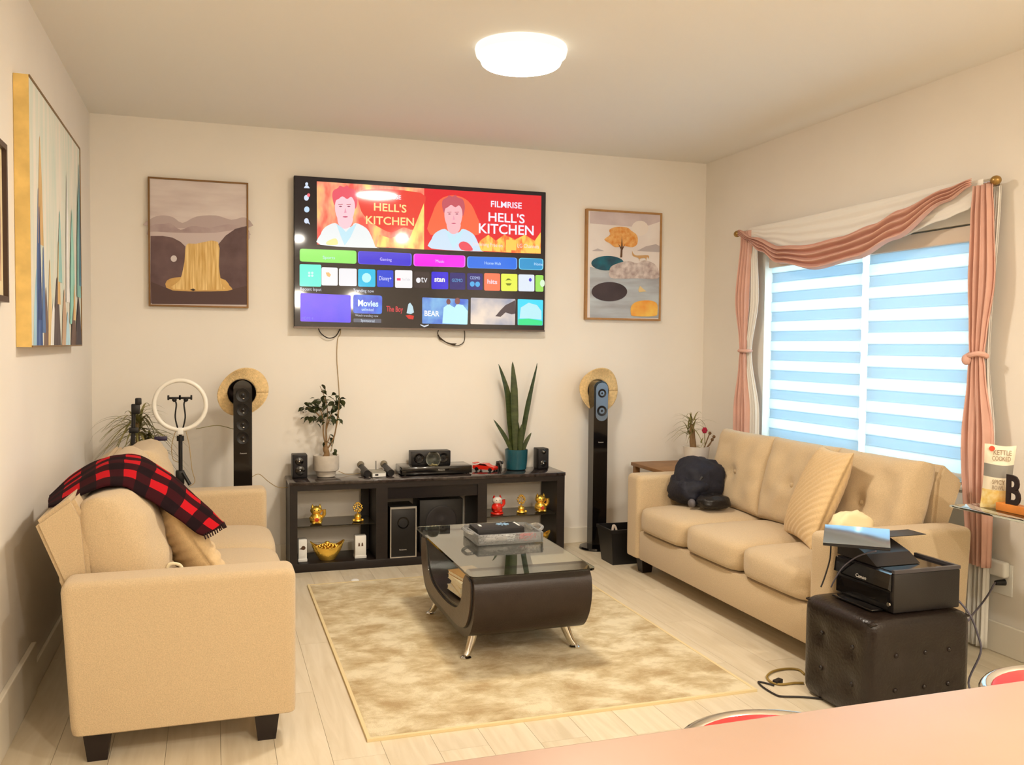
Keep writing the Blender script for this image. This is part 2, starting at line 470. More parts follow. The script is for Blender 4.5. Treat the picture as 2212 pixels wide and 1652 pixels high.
# ================================================================== SOFAS
SL = 1.97          # sofa length
M_LEG = mat('sofa_leg', (30, 20, 18), 0.4)
def rounded_arm(mb, y0, y1):
    bm = bmesh.new(); bmesh.ops.create_cube(bm, size=1)
    for v in bm.verts:
        v.co = Vector((0.3725 + v.co.x * 0.745, (y0 + y1) / 2 + v.co.y * (y1 - y0), 0.10 + (v.co.z + .5) * 0.512))
    bmesh.ops.bevel(bm, geom=list(bm.edges), offset=0.034, segments=5, affect='EDGES', profile=0.55)
    for v in bm.verts:
        if v.co.z < 0.134: v.co.z = 0.10 + (v.co.z - 0.10) * 0.4
        if v.co.x > 0.6: v.co.x += 0.0 if v.co.z > .3 else -0.03 * (0.3 - v.co.z) / .2
    return mb.frombm(bm)
def sofa(name, label, loc, rz, back_spec, tufts):
    t = thing(name, label, 'sofa', loc, rz)
    A = 0.16; SW = (SL - 2 * A) / 3
    base = MB().bx(0.012, 0.72, A, SL - A, 0.10, 0.275, 0.012)
    base.build('base', M_SOFA, t, off=ZERO)
    for (y0, y1) in ((0, A), (SL - A, SL)):
        rounded_arm(MB(), y0, y1).build('arm', M_SOFA, t, off=ZERO)
    # leaning back slab with a sloped top
    prof = [(0.69, 0.12), (0.74, 0.12), (0.765, 0.58), (0.845, 0.785), (0.727, 0.872), (0.69, 0.80), (0.66, 0.45)]
    bk = MB().prism(prof, 'y', A + .002, SL - A - .002)
    bm = bmesh.new()
    vv = [bm.verts.new(p) for p in bk.v]; bm.faces.new
    for f in bk.f: bm.faces.new([vv[i] for i in f])
    bmesh.ops.recalc_face_normals(bm, faces=bm.faces)
    bmesh.ops.bevel(bm, geom=list(bm.edges), offset=0.014, segments=2, affect='EDGES')
    MB().frombm(bm).build('back', M_SOFA, t, off=ZERO)
    for k in range(3):
        y0 = A + k * SW
        s = MB()
        def f(u, v, w, y0=y0): pass
        bm = bmesh.new(); bmesh.ops.create_cube(bm, size=1)
        bmesh.ops.subdivide_edges(bm, edges=bm.edges, cuts=7, use_grid_fill=True)
        for v in bm.verts:
            c = v.co * 2
            p = Vector((c.x, c.y, c.z))
            # squircle
            q = 7.0
            n = (abs(p.x) ** q + abs(p.y) ** q + abs(p.z) ** q) ** (1 / q)
            p = p / n
            bul = (1 - p.x ** 2) * (1 - p.y ** 2)
            z = 0.352 + p.z * 0.078 + (0.022 * bul if p.z > 0 else 0)
            xx = 0.305 + p.x * 0.315
            if p.x < -.5: xx -= 0.012 * (1 - p.z ** 2) * (1 - p.y ** 2)
            v.co = Vector((xx, y0 + SW / 2 + p.y * (SW / 2 - .002), z))
        s.frombm(bm).build('seat_cushion', M_SOFA, t, off=ZERO, ang=180)
    for (yc, w, h, th, cx, cz, lean, tw, sd, *rnd_) in back_spec:
        M = Matrix.Translation((cx, yc, cz)) @ Matrix.Rotation(tw, 4, 'Z') @ Matrix.Rotation(lean, 4, 'Y') @ Matrix.Rotation(-PI / 2, 4, 'Z')
        dm = [(0, -.05, 0.035)] if tufts else []
        c = MB().pillow(w, h, th, M, n=26, ex=(rnd_[0] if rnd_ else 5.0), pinch=0.02, wob=0.022, seed=sd, edge=(rnd_[1] if rnd_ else 0.30), dimples=dm)
        co = c.build('back_cushion', M_SOFA, t, off=ZERO, ang=180)
        if tufts:
            n = (M @ Vector((0, -th / 2 + 0.030, -.05 * h / 2)))
            MB().ell(n, (0.012, 0.014, 0.014), 10, 6).build('button', M_SOFA, co, off=ZERO)
    for (x0, y0) in ((0.055, 0.03), (0.055, SL - 0.12), (0.60, 0.03), (0.60, SL - 0.12)):
        q = []
        for z, s_ in ((0.0, 0.012), (0.10, 0.0)):
            q += [(x0 + s_, y0 + s_, z), (x0 + .085 - s_, y0 + s_, z), (x0 + .085 - s_, y0 + .085 - s_, z), (x0 + s_, y0 + .085 - s_, z)]
        MB().add(q, [(3, 2, 1, 0), (4, 5, 6, 7), (0, 1, 5, 4), (1, 2, 6, 5), (2, 3, 7, 6), (3, 0, 4, 7)]).build('leg', M_LEG, t, False, off=ZERO)
    return t
A_ = 0.16; SW_ = (SL - .32) / 3
right_spec = [(A_ + SW_ * (k + .5), SW_ + .02, 0.47, 0.20, 0.575, 0.655, 0.24, 0.0, 3.1 * k + 1) for k in range(3)]
sofa('three_seat_sofa', 'beige fabric three-seat sofa under the window with button-tufted back cushions', (2.44, 3.09, 0), 0, right_spec, True)
left_spec = [(A_ + SW_ * .5, SW_, 0.46, 0.22, 0.56, 0.665, 0.22, 0.0, 11.0),
             (A_ + SW_ * 1.5, SW_ - .06, 0.47, 0.22, 0.60, 0.69, 0.16, 0.0, 4.0, 3.2, 0.15),
             (A_ + SW_ * 2.5 + .0, SW_ + .0, 0.46, 0.31, 0.595, 0.640, 0.30, 0.0, 8.0, 3.0, 0.12)]
sofa('three_seat_sofa', 'beige fabric three-seat sofa along the wall of the streaked canvas, its dark block legs showing', (0.27, 3.17 + SL, 0), PI, left_spec, False)

def knit_pillow(label, M, w, freq, ang, ruf, sd, group=None):
    t = MB()
    t.pillow(w, w, 0.15, None, n=84, ex=2.4, pinch=0.07, wob=0.0, seed=sd)
    # real raised ridges across the cover
    nv = []
    for p in t.v:
        u = p.x / (w / 2); v = p.z / (w / 2)
        s = (u * math.cos(ang) + v * math.sin(ang))
        q = (-u * math.sin(ang) + v * math.cos(ang))
        fall = max(0, 1 - abs(u) ** 6) * max(0, 1 - abs(v) ** 6)
        rid = math.sin(s * ruf + 0.9 * math.sin(q * 3.0 + sd) + 0.8 * noise.noise(Vector((u * 3, v * 3, sd))))
        nv.append(M @ Vector((p.x, p.y + (0.0045 * rid * fall) * (1 if p.y > 0 else -1), p.z)))
    t.v = nv
    return tag(t.build('throw_pillow', mat('knit_cream', (222, 192, 146), 0.95, var=.05, vs=120, bump=.3, bs=300, spec=.1, sheen=.2), None, ang=180), label, 'pillow', group)
# on the right sofa: diagonal ridged pillow across the second and third cushion
knit_pillow('cream ridged throw pillow with diagonal pleats on the sofa under the window',
            Matrix.Translation((2.845, 3.735, 0.668)) @ Matrix.Rotation(-0.38, 4, 'Z') @ Matrix.Rotation(0.40, 4, 'Y') @ Matrix.Rotation(-PI / 2, 4, 'Z') @ Matrix.Rotation(-0.04, 4, 'Y'), 0.50, 14, 2.18, 52.0, 2)
# on the left sofa, leaning on the near back cushion
knit_pillow('cream ruched throw pillow with wavy pleats half under the checked blanket',
            Matrix.Translation((-0.115, 3.80, 0.598)) @ Matrix.Rotation(PI + 0.34, 4, 'Z') @ Matrix.Rotation(0.58, 4, 'Y') @ Matrix.Rotation(-PI / 2, 4, 'Z'), 0.43, 16, 1.35, 34.0, 5)

# ---- checked blanket thrown over the back of the left sofa
def plaid_mat():
    m = bpy.data.materials.new('buffalo_check'); m.use_nodes = True
    nt = m.node_tree; b = nt.nodes['Principled BSDF']; b.inputs['Roughness'].default_value = 0.95
    b.inputs['Specular IOR Level'].default_value = 0.1
    uv = nt.nodes.new('ShaderNodeUVMap'); sp = nt.nodes.new('ShaderNodeSeparateXYZ')
    nt.links.new(uv.outputs[0], sp.inputs[0])
    facs = []
    for k, fr in ((0, 6.0), (1, 3.6)):
        mu = nt.nodes.new('ShaderNodeMath'); mu.operation = 'MULTIPLY'; mu.inputs[1].default_value = fr
        fr_ = nt.nodes.new('ShaderNodeMath'); fr_.operation = 'FRACT'
        gt = nt.nodes.new('ShaderNodeMath'); gt.operation = 'GREATER_THAN'; gt.inputs[1].default_value = 0.5
        nt.links.new(sp.outputs[k], mu.inputs[0]); nt.links.new(mu.outputs[0], fr_.inputs[0]); nt.links.new(fr_.outputs[0], gt.inputs[0])
        facs.append(gt)
    ad = nt.nodes.new('ShaderNodeMath'); ad.operation = 'ADD'
    nt.links.new(facs[0].outputs[0], ad.inputs[0]); nt.links.new(facs[1].outputs[0], ad.inputs[1])
    hf = nt.nodes.new('ShaderNodeMath'); hf.operation = 'MULTIPLY'; hf.inputs[1].default_value = 0.5
    nt.links.new(ad.outputs[0], hf.inputs[0])
    r = nt.nodes.new('ShaderNodeValToRGB'); r.color_ramp.interpolation = 'CONSTANT'
    e = r.color_ramp.elements
    e[0].position = 0; e[0].color = (*lin((34, 20, 24)), 1)
    e[1].position = 0.25; e[1].color = (*lin((62, 20, 26)), 1)
    k = e.new(0.75); k.color = (*lin((205, 28, 38)), 1)
    nt.links.new(hf.outputs[0], r.inputs['Fac']); nt.links.new(r.outputs['Color'], b.inputs['Base Color'])
    n = nt.nodes.new('ShaderNodeTexNoise'); n.inputs['Scale'].default_value = 400
    bp = nt.nodes.new('ShaderNodeBump'); bp.inputs['Strength'].default_value = 0.5; bp.inputs['Distance'].default_value = 0.01
    nt.links.new(n.outputs['Fac'], bp.inputs['Height']); nt.links.new(bp.outputs[0], b.inputs['Normal'])
    return m
near_px = [(104, 1092), (150, 1078), (195, 1056), (235, 1044), (275, 1048), (305, 1066), (345, 1090), (385, 1120), (418, 1140), (440, 1153)]
far_px = [(106, 1070), (150, 1028), (200, 1000), (238, 984), (285, 980), (325, 994), (358, 1020), (390, 1060), (415, 1100), (440, 1142)]
NB = bez([at(u, v, y=3.44 + .12 * i / 9) for i, (u, v) in enumerate(near_px)], 5)
FB = bez([at(u, v, y=4.00 - 0.25 * max(0, i - 4) / 5) for i, (u, v) in enumerate(far_px)], 5)
def blanket_pt(u, v):
    k = u * (len(NB) - 1); i = min(int(k), len(NB) - 2); q = k - i
    a = NB[i].lerp(NB[i + 1], q); b = FB[i].lerp(FB[i + 1], q)
    p = a.lerp(b, v)
    p.z += 0.03 * math.sin(PI * v) * math.sin(PI * u) + 0.06 * max(0, u - .45) * math.sin(PI * v) + 0.008 * noise.noise(Vector((u * 7, v * 4, 1)))
    p.x += 0.008 * noise.noise(Vector((u * 5, v * 5, 9))) + 0.14 * max(0, u - .45) * math.sin(PI * v)
    return p
bl = thing('throw_blanket', 'red and black buffalo-check blanket thrown over the sofa back', 'blanket', at(240, 1010, y=3.7))
MB().sheet(blanket_pt, 54, 16, 0.008, (0, 0, -1)).build('cloth', plaid_mat(), bl, ang=180)
fr = MB()
for k in range(26):
    p = blanket_pt(1.0, k / 25)
    fr.tube([p, p + Vector((0.006 + 0.004 * random.random(), 0.01 * (random.random() - .5), -0.020))], 0.0028, 5)
tag(fr.build('fringe', mat('fringe', (40, 18, 20), 0.95), bl), kind='stuff')
# cream strap loop beside the pillow
pts = [at(u, v, y=3.42) for u, v in ((362, 1226), (366, 1219), (376, 1217), (388, 1220), (393, 1227))]
sp = MB().tube(bez(pts, 6), 0.006, 8)
tag(sp.build('strap_loop', mat('cream_cloth', (238, 224, 190), 0.9), None), 'small cream cloth strap loop tucked behind the sofa arm', 'strap')

# ---- dark bag with a jacket on the right sofa
def lump(c, rad, sd, amp, nu=28, nv=18, ex=0.75):
    mb = MB()
    for j in range(nv + 1):
        th = PI * j / nv
        for i in range(nu):
            ph = 2 * PI * i / nu
            d = Vector((math.sin(th) * math.cos(ph), math.sin(th) * math.sin(ph), math.cos(th)))
            q = Vector([math.copysign(abs(x) ** ex, x) for x in d])
            s = 1 + amp * noise.fractal(d * 2.0 + Vector((sd, sd, sd)), 1.0, 2.0, 3)
            mb.v.append(Vector((c[0] + q.x * rad[0] * s, c[1] + q.y * rad[1] * s, c[2] + q.z * rad[2] * s)))
    for j in range(nv):
        for i in range(nu):
            i2 = (i + 1) % nu
            mb.f.append((j * nu + i, (j + 1) * nu + i, (j + 1) * nu + i2, j * nu + i2))
    return mb
M_NAVY = mat('navy_nylon', (24, 25, 38), 0.7, var=0.2, vs=30, bump=0.25, bs=60)
bp_ = thing('backpack', 'dark navy backpack slumped against the far arm of the window sofa', 'bag', (2.78, 4.80, 0.445))
body = lump((2.785, 4.775, 0.580), (0.155, 0.135, 0.150), 3.0, 0.16)
for p in body.v:
    p.y += 0.10 * (p.z - 0.575); p.x += .12 * (p.z - .575)
    p.z = max(p.z, 0.462)
    p.y = min(p.y, 4.893 if p.z < .63 else 4.96)
body.build('body', M_NAVY, bp_, ang=180)
fl_ = lump((2.70, 4.76, 0.545), (0.10, 0.135, 0.085), 7.0, 0.2)
for p in fl_.v: p.z = max(p.z, 0.462); p.y = min(p.y, 4.893)
fl_.build('front_pocket', M_NAVY, bp_, ang=180)
MB().tube(bez([(2.74, 4.66, 0.63), (2.70, 4.67, 0.58), (2.68, 4.70, 0.52), (2.69, 4.75, 0.47)], 5), 0.012, 8).build('strap', M_BLACK, bp_)
ca = thing('shoulder_bag', 'small black bag with grey trim lying in front of the backpack', 'bag', (2.72, 4.60, 0.445))
cb = lump((2.75, 4.545, 0.500), (0.10, 0.075, 0.042), 13.0, 0.12)
for p in cb.v: p.z = max(p.z, 0.462)
cb.build('body', mat('black_leatherette', (22, 20, 22), 0.35, bump=0.3, bs=50), ca, ang=180)
MB().tube(bez([(2.68, 4.60, 0.48), (2.66, 4.57, 0.50), (2.68, 4.53, 0.515), (2.72, 4.51, 0.52)], 5), 0.007, 6).build('strap', mat('grey_trim', (96, 92, 96), 0.5), ca)
MB().ell((2.640, 4.60, 0.487), (0.022, 0.028, 0.026), 12, 8).build('pouch', mat('grey_trim'), ca)

# ---- cream cloth bundle at the near arm
cl = lump((2.70, 3.30, 0.555), (0.115, 0.055, 0.115), 21.0, 0.13)
for p in cl.v: p.z = max(p.z, 0.462)
tag(cl.build('cloth_bundle', mat('cream_cotton', (240, 222, 180), 0.9, bump=0.4, bs=18), None, ang=180), 'crumpled cream cloth bundle on the sofa behind the printer', 'cloth')

# ================================================================== RUG AND COFFEE TABLE
def rug_mat():
    m = bpy.data.materials.new('rug_pile'); m.use_nodes = True
    nt = m.node_tree; b = nt.nodes['Principled BSDF']; b.inputs['Roughness'].default_value = 0.95
    b.inputs['Specular IOR Level'].default_value = 0.1; b.inputs['Sheen Weight'].default_value = 0.2
    tc = nt.nodes.new('ShaderNodeTexCoord'); mp = nt.nodes.new('ShaderNodeMapping'); mp.inputs['Scale'].default_value = (1.0, 1.3, 1)
    nt.links.new(tc.outputs['Object'], mp.inputs[0])
    n = nt.nodes.new('ShaderNodeTexNoise'); n.inputs['Scale'].default_value = 4.6; n.inputs['Detail'].default_value = 10
    n.inputs['Roughness'].default_value = 0.68; n.inputs['Distortion'].default_value = 0.25
    nt.links.new(mp.outputs[0], n.inputs['Vector'])
    r = nt.nodes.new('ShaderNodeValToRGB'); e = r.color_ramp.elements
    e[0].position = 0.38; e[0].color = (*lin((176, 150, 106)), 1)
    e[1].position = 0.60; e[1].color = (*lin((226, 212, 178)), 1)
    k = e.new(0.48); k.color = (*lin((199, 179, 138)), 1)
    nt.links.new(n.outputs['Fac'], r.inputs['Fac']); nt.links.new(r.outputs['Color'], b.inputs['Base Color'])
    n2 = nt.nodes.new('ShaderNodeTexNoise'); n2.inputs['Scale'].default_value = 350
    bp = nt.nodes.new('ShaderNodeBump'); bp.inputs['Strength'].default_value = 0.4; bp.inputs['Distance'].default_value = 0.01
    nt.links.new(n2.outputs['Fac'], bp.inputs['Height']); nt.links.new(bp.outputs[0], b.inputs['Normal'])
    return m
RX0, RX1, RY0, RY1 = 0.506, 2.09, 3.092, 5.22
rug = thing('area_rug', 'cream and tan mottled area rug under the coffee table', 'rug', ((RX0 + RX1) / 2, (RY0 + RY1) / 2, 0))
MB().bx(RX0 + .012, RX1 - .012, RY0 + .012, RY1 - .012, 0.0, 0.009).build('pile', rug_mat(), rug, False)
eb = MB(); eb.tube([(RX0, RY0, .005), (RX1, RY0, .005), (RX1, RY1, .005), (RX0, RY1, .005)], 0.0065, 6, closed=True)
bd = MB()
for (x0, x1, y0, y1) in ((RX0, RX1, RY0, RY0 + .013), (RX0, RX1, RY1 - .013, RY1), (RX0, RX0 + .013, RY0 + .013, RY1 - .013), (RX1 - .013, RX1, RY0 + .013, RY1 - .013)):
    bd.bx(x0, x1, y0, y1, 0.0, 0.0105)
bd.build('binding', mat('rug_binding', (226, 206, 160), 0.9), rug, False)

GZ = 0.425
ct = thing('coffee_table', 'black leather coffee table with curled ends and a clear glass top', 'coffee table', (1.30, 4.13, 0.009))
M_LEATHER = mat('black_leather', (44, 33, 29), 0.34, var=0.12, vs=18, bump=0.12, bs=160)
M_LEATHER2 = mat('leather_painted_sheen', (78, 62, 50), 0.30, var=0.12, vs=18, bump=0.12, bs=160)  # lighter brown paints reflected light into the table's side pads
def tprof(o):
    """half profile (distance from the table middle, z) of the cradle; mirrored to a whole cradle"""
    outer = [(0.0, 0.100), (0.20, 0.098), (0.32, 0.105), (0.42, 0.135), (0.475, 0.19), (0.505, 0.255), (0.515, 0.32), (0.505, 0.375), (0.475, 0.408)]
    inner = [(0.435, 0.418), (0.392, 0.412), (0.362, 0.385), (0.350, 0.345), (0.335, 0.30), (0.295, 0.255), (0.23, 0.225), (0.12, 0.208), (0.0, 0.204)]
    return outer, inner
outer, inner = tprof(0)
yc = 4.13
def full(pts_o, pts_i):
    o2 = [p[:2] for p in bez([(a, b, 0) for a, b in pts_o], 4)]; i2 = [p[:2] for p in bez([(a, b, 0) for a, b in pts_i], 4)]
    ring = [(-a, b) for a, b in reversed(o2)] + [(a, b) for a, b in o2[1:]] + [(a, b) for a, b in i2] + [(-a, b) for a, b in reversed(i2[:-1])]
    return [(yc + a, b) for a, b in ring]
TX0, TX1 = 1.045, 1.585
ring = full(outer, inner)
n = len(ring)
cr = MB()
vs = [(x, p, q) for x in (TX0, TX1) for p, q in ring]
fs = [(i, (i + 1) % n, n + (i + 1) % n, n + i) for i in range(n)]
cr.add(vs, fs)
# side caps as quad strip between outer and inner contour
h = 2 * 4 * 8 + 1
no = len(bez([(a, b, 0) for a, b in outer], 4)) * 2 - 1
for side in (0, 1):
    b0 = side * n
    O = list(range(no)); I = list(range(n - 1, no - 1, -1))
    m_ = max(len(O), len(I))
    for k in range(m_ - 1):
        o1, o2 = O[min(k, len(O) - 1)], O[min(k + 1, len(O) - 1)]
        i1, i2 = I[min(k, len(I) - 1)], I[min(k + 1, len(I) - 1)]
        q = [o1, o2, i2, i1]; q = list(dict.fromkeys(q))
        if len(q) >= 3: cr.f.append(tuple(b0 + t for t in q))
    cr.f.append((b0 + O[0], b0 + I[0], b0 + I[0]) if False else tuple(b0 + t for t in (O[0], I[0], n - 1)) if I[0] != n - 1 else (b0 + O[0], b0 + O[1], b0 + I[0]))
cradle = cr.build('cradle', M_LEATHER, ct, ang=50)
# raised padded side panels with piping
for x, sg in ((TX0, -1), (TX1, 1)):
    o3 = [(a * 0.93, 0.045 + b * 0.90) for a, b in outer[:-1]]; i3 = [(a * 1.0, b - 0.018) for a, b in inner[1:]]
    rg = full(o3, i3)
    piping = MB().tube([(x + sg * 0.001, p, q) for p, q in rg], 0.0045, 6, closed=True)
    piping.build('piping', M_BLACK, cradle)
    k = len(rg); c3 = MB()
    no3 = len(bez([(a, b, 0) for a, b in o3], 4)) * 2 - 1
    O = list(range(no3)); I = list(range(k - 1, no3 - 1, -1)); m_ = max(len(O), len(I))
    lay = []
    for dx in (0.0, sg * 0.010):
        lay.append([Vector((x + dx, p, q)) for p, q in rg])
    c3.v = lay[0] + lay[1]
    for kk in range(m_ - 1):
        o1, o2 = O[min(kk, len(O) - 1)], O[min(kk + 1, len(O) - 1)]
        i1, i2 = I[min(kk, len(I) - 1)], I[min(kk + 1, len(I) - 1)]
        q = list(dict.fromkeys([o1, o2, i2, i1]))
        if len(q) >= 3: c3.f.append(tuple(k + t for t in q))
    c3.f += [(i, (i + 1) % k, k + (i + 1) % k, k + i) for i in range(k)]
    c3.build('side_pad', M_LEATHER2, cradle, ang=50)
for (lx, ly, sx, sy) in ((1.10, 3.815, -1, -1), (1.53, 3.815, 1, -1), (1.10, 4.445, -1, 1), (1.53, 4.445, 1, 1)):
    L = MB()
    p = bez([(lx, ly, 0.125), (lx + sx * .012, ly + sy * .008, 0.085), (lx + sx * .030, ly + sy * .020, 0.040), (lx + sx * .045, ly + sy * .030, 0.018)], 5)
    L.tube(p, [0.024 - 0.011 * i / (len(p) - 1) for i in range(len(p))], 12)
    L.lathe([(0.0, 0.0096), (0.023, 0.0096), (0.025, 0.014), (0.018, 0.020), (0.010, 0.022), (0.0, 0.022)], (lx + sx * .045, ly + sy * .030, 0), 16)
    L.build('leg', M_CHROME, ct)
GX0, GX1, GY0, GY1 = 1.018, 1.588, 3.578, 4.672
g = MB()
poly = []
for (cx_, cy_, a0) in ((GX1 - .03, GY1 - .03, 0), (GX0 + .03, GY1 - .03, 90), (GX0 + .03, GY0 + .03, 180), (GX1 - .03, GY0 + .03, 270)):
    for k in range(5):
        a = math.radians(a0 + 90 * k / 4); poly.append((cx_ + .03 * math.cos(a), cy_ + .03 * math.sin(a)))
g.prism(poly, 'z', GZ - .010, GZ)
g.build('glass_top', mat('table_glass', (226, 234, 226), 0.015, trans=1.0, ior=1.5), ct, False)
for (px_, py_) in ((1.09, 3.70), (1.53, 3.70), (1.09, 4.56), (1.53, 4.56)):
    MB().cyl((px_, py_, GZ - .018), (px_, py_, GZ - .0102), 0.014, None, 12).build('glass_pad', M_CHROME, ct)

# crystal tray with its things
tx, ty = 1.375, 4.26
tray = thing('crystal_tray', 'clear crystal serving tray with cut handles on the glass table', 'tray', (tx, ty, GZ))
M_CRY = mat('crystal', (238, 240, 240), 0.06, trans=0.85, ior=1.5, bump=0.6, bs=70)
tr = MB(); tr.bx(tx - .165, tx + .165, ty - .125, ty + .125, GZ, GZ + .012, .004)
tr.build('bottom', M_CRY, tray)
for (x0, x1, y0, y1) in ((-.17, .17, -.13, -.116), (-.17, .17, .116, .13), (-.17, -.156, -.116, .116), (.156, .17, -.116, .116)):
    MB().bx(tx + x0, tx + x1, ty + y0, ty + y1, GZ, GZ + .052, .004).build('side', M_CRY, tray)
for sx in (-1, 1):
    MB().tube(bez([(tx + sx * .165, ty - .07, GZ + .045), (tx + sx * .195, ty - .045, GZ + .055), (tx + sx * .20, ty, GZ + .057), (tx + sx * .195, ty + .045, GZ + .055), (tx + sx * .165, ty + .07, GZ + .045)], 5), 0.008, 8).build('handle', M_CRY, tray)
gb = thing('game_box', 'flat black box with a blue and white emblem lying in the crystal tray', 'box', (tx - .01, ty + .03, GZ + .012))
MB().bx(tx - .145, tx + .10, ty - .045, ty + .11, GZ + .0122, GZ + .062, .003).build('box', mat('black_card', (26, 24, 26), 0.5), gb)
em = MB()
for k in range(9):
    a = k * 2 * PI / 9
    em.bx(-.004, .004, .010, .034, 0, .0012, M=Matrix.Translation((tx + .015, ty + .055, GZ + .0621)) @ Matrix.Rotation(a, 4, 'Z'))
tag(em.build('emblem', mat('emblem_blue', (150, 190, 222), 0.5), gb, False), kind='stuff')
MB().bx(tx - .112, tx - .10, ty + .03, ty + .075, GZ + .0621, GZ + .0631).build('stripe', M_WHITE, gb, False)
MB().bx(tx + .082, tx + .092, ty + .00, ty + .09, GZ + .0621, GZ + .0631).build('stripe', M_WHITE, gb, False)
def rod_thing(name, label, cat, p0, p1, r, m):
    o = MB().tube([p0, Vector(p0).lerp(Vector(p1), .06), Vector(p0).lerp(Vector(p1), .85), p1], [r * .8, r, r, r * .3], 10).build(name, m, None)
    return tag(o, label, cat)
rod_thing('pen', 'white pen resting in the crystal tray beside the black box', 'pen', (tx - .09, ty - .065, GZ + .02), (tx + .05, ty - .06, GZ + .02), .006, M_WHITE)
rod_thing('marker', 'red marker pen resting in the crystal tray', 'pen', (tx + .06, ty - .07, GZ + .0215), (tx + .145, ty - .045, GZ + .0215), .0085, mat('red_plastic', (200, 26, 40), 0.35))
o = MB().bx(tx - .12, tx - .01, ty - .108, ty - .080, GZ + .0125, GZ + .030, .006).build('remote_control', mat('silver_plastic', (190, 186, 180), .3, metal=.6), None)
tag(o, 'small silver remote control lying in the crystal tray', 'remote')
# books lying in the cradle
zb = 0.2175
for k, (label, w_, d_, h_, col, dx, dy, rz) in enumerate([
        ('white paper-covered book at the bottom of the pile in the coffee table', .17, .24, .022, (232, 224, 208), 0.01, 0.02, .10),
        ('thick cream paperback in the middle of the pile in the coffee table', .145, .22, .030, (226, 204, 160), 0.0, 0.03, -.06),
        ('pale paperback under the tan book in the coffee table', .14, .21, .022, (240, 228, 196), -.008, 0.03, .05),
        ('tan covered book on top of the pile in the coffee table', .13, .20, .018, (196, 150, 92), -.005, 0.035, .16)]):
    cx_, cy_ = 1.155 + dx, 4.05 + dy
    bk = thing('book', label, 'book', (cx_, cy_, zb), rz)
    MB().bx(-w_ / 2, w_ / 2, -d_ / 2, d_ / 2, 0, .002).build('cover', mat('book_cover_%d' % k, col, .6), bk, False, off=ZERO)
    MB().bx(-w_ / 2, w_ / 2, -d_ / 2, d_ / 2, h_ - .002, h_).build('cover', mat('book_cover_%d' % k), bk, False, off=ZERO)
    MB().bx(-w_ / 2 + .003, w_ / 2 - .003, -d_ / 2 + .003, d_ / 2 - .003, .002, h_ - .002).build('pages', mat('book_pages', (240, 230, 205), .9, var=.05, vs=60), bk, False, off=ZERO)
    zb += h_ + .0003
pp = MB().bx(1.36, 1.55, 3.93, 4.08, 0.2225, 0.224)
tag(pp.build('white_sheet', M_WHITE, None, False), 'thin white sheet lying in the coffee table cradle under the glass', 'paper')  # thin white slab inside the cradle

# ================================================================== MEDIA CABINET
CY0, CY1, CXa, CXb, CZ = 5.54, 5.845, 0.43, 2.222, 0.555
cab = thing('media_cabinet', 'long dark wood media cabinet with open glass-shelved bays under the television', 'cabinet', ((CXa + CXb) / 2, (CY0 + CY1) / 2, 0))
M_TOPS = mat('marbled_top', (32, 24, 22), 0.16, rgb2=(66, 56, 54), vs=26, detail=8, coat=.3)
MB().bx(CXa, CXb, CY0 - .008, CY1, CZ - .022, CZ, .003).build('top', M_TOPS, cab)
MB().bx(CXa + .004, CXb - .004, CY0, CY0 + .02, CZ - .056, CZ - .0222).build('rail', M_DARKWOOD, cab, False)
MB().bx(CXa + .004, CXb - .004, CY0, CY1 - .002, 0, 0.052, .002).build('plinth', M_DARKWOOD, cab)
for (x0, x1) in ((CXa + .003, 0.479), (0.958, 1.03), (1.617, 1.679), (2.165, CXb - .003)):
    MB().bx(x0, x1, CY0 + .001, CY1 - .002, 0.052, CZ - .0222).build('upright', M_DARKWOOD, cab, False)
MB().bx(1.03, 1.617, CY0 + .012, CY0 + .03, 0.425, CZ - .0222).build('centre_panel', mat('black_panel', (22, 16, 18), .3), cab, False)
M_SHELFG = mat('smoked_shelf', (120, 112, 98), 0.03, trans=0.9, ior=1.45)
for (x0, x1) in ((0.479, 0.958), (1.679, 2.165)):
    MB().bx(x0 + .001, x1 - .001, CY0 + .02, CY1 - .01, 0.272, 0.279).build('glass_shelf', M_SHELFG, cab, False)
MB().bx(0.905, 0.958, CY1 - .03, CY1 - .028, 0.06, .49).build('cable_panel', M_DARKWOOD, cab, False)
SHZ, BTZ = 0.2796, 0.0526

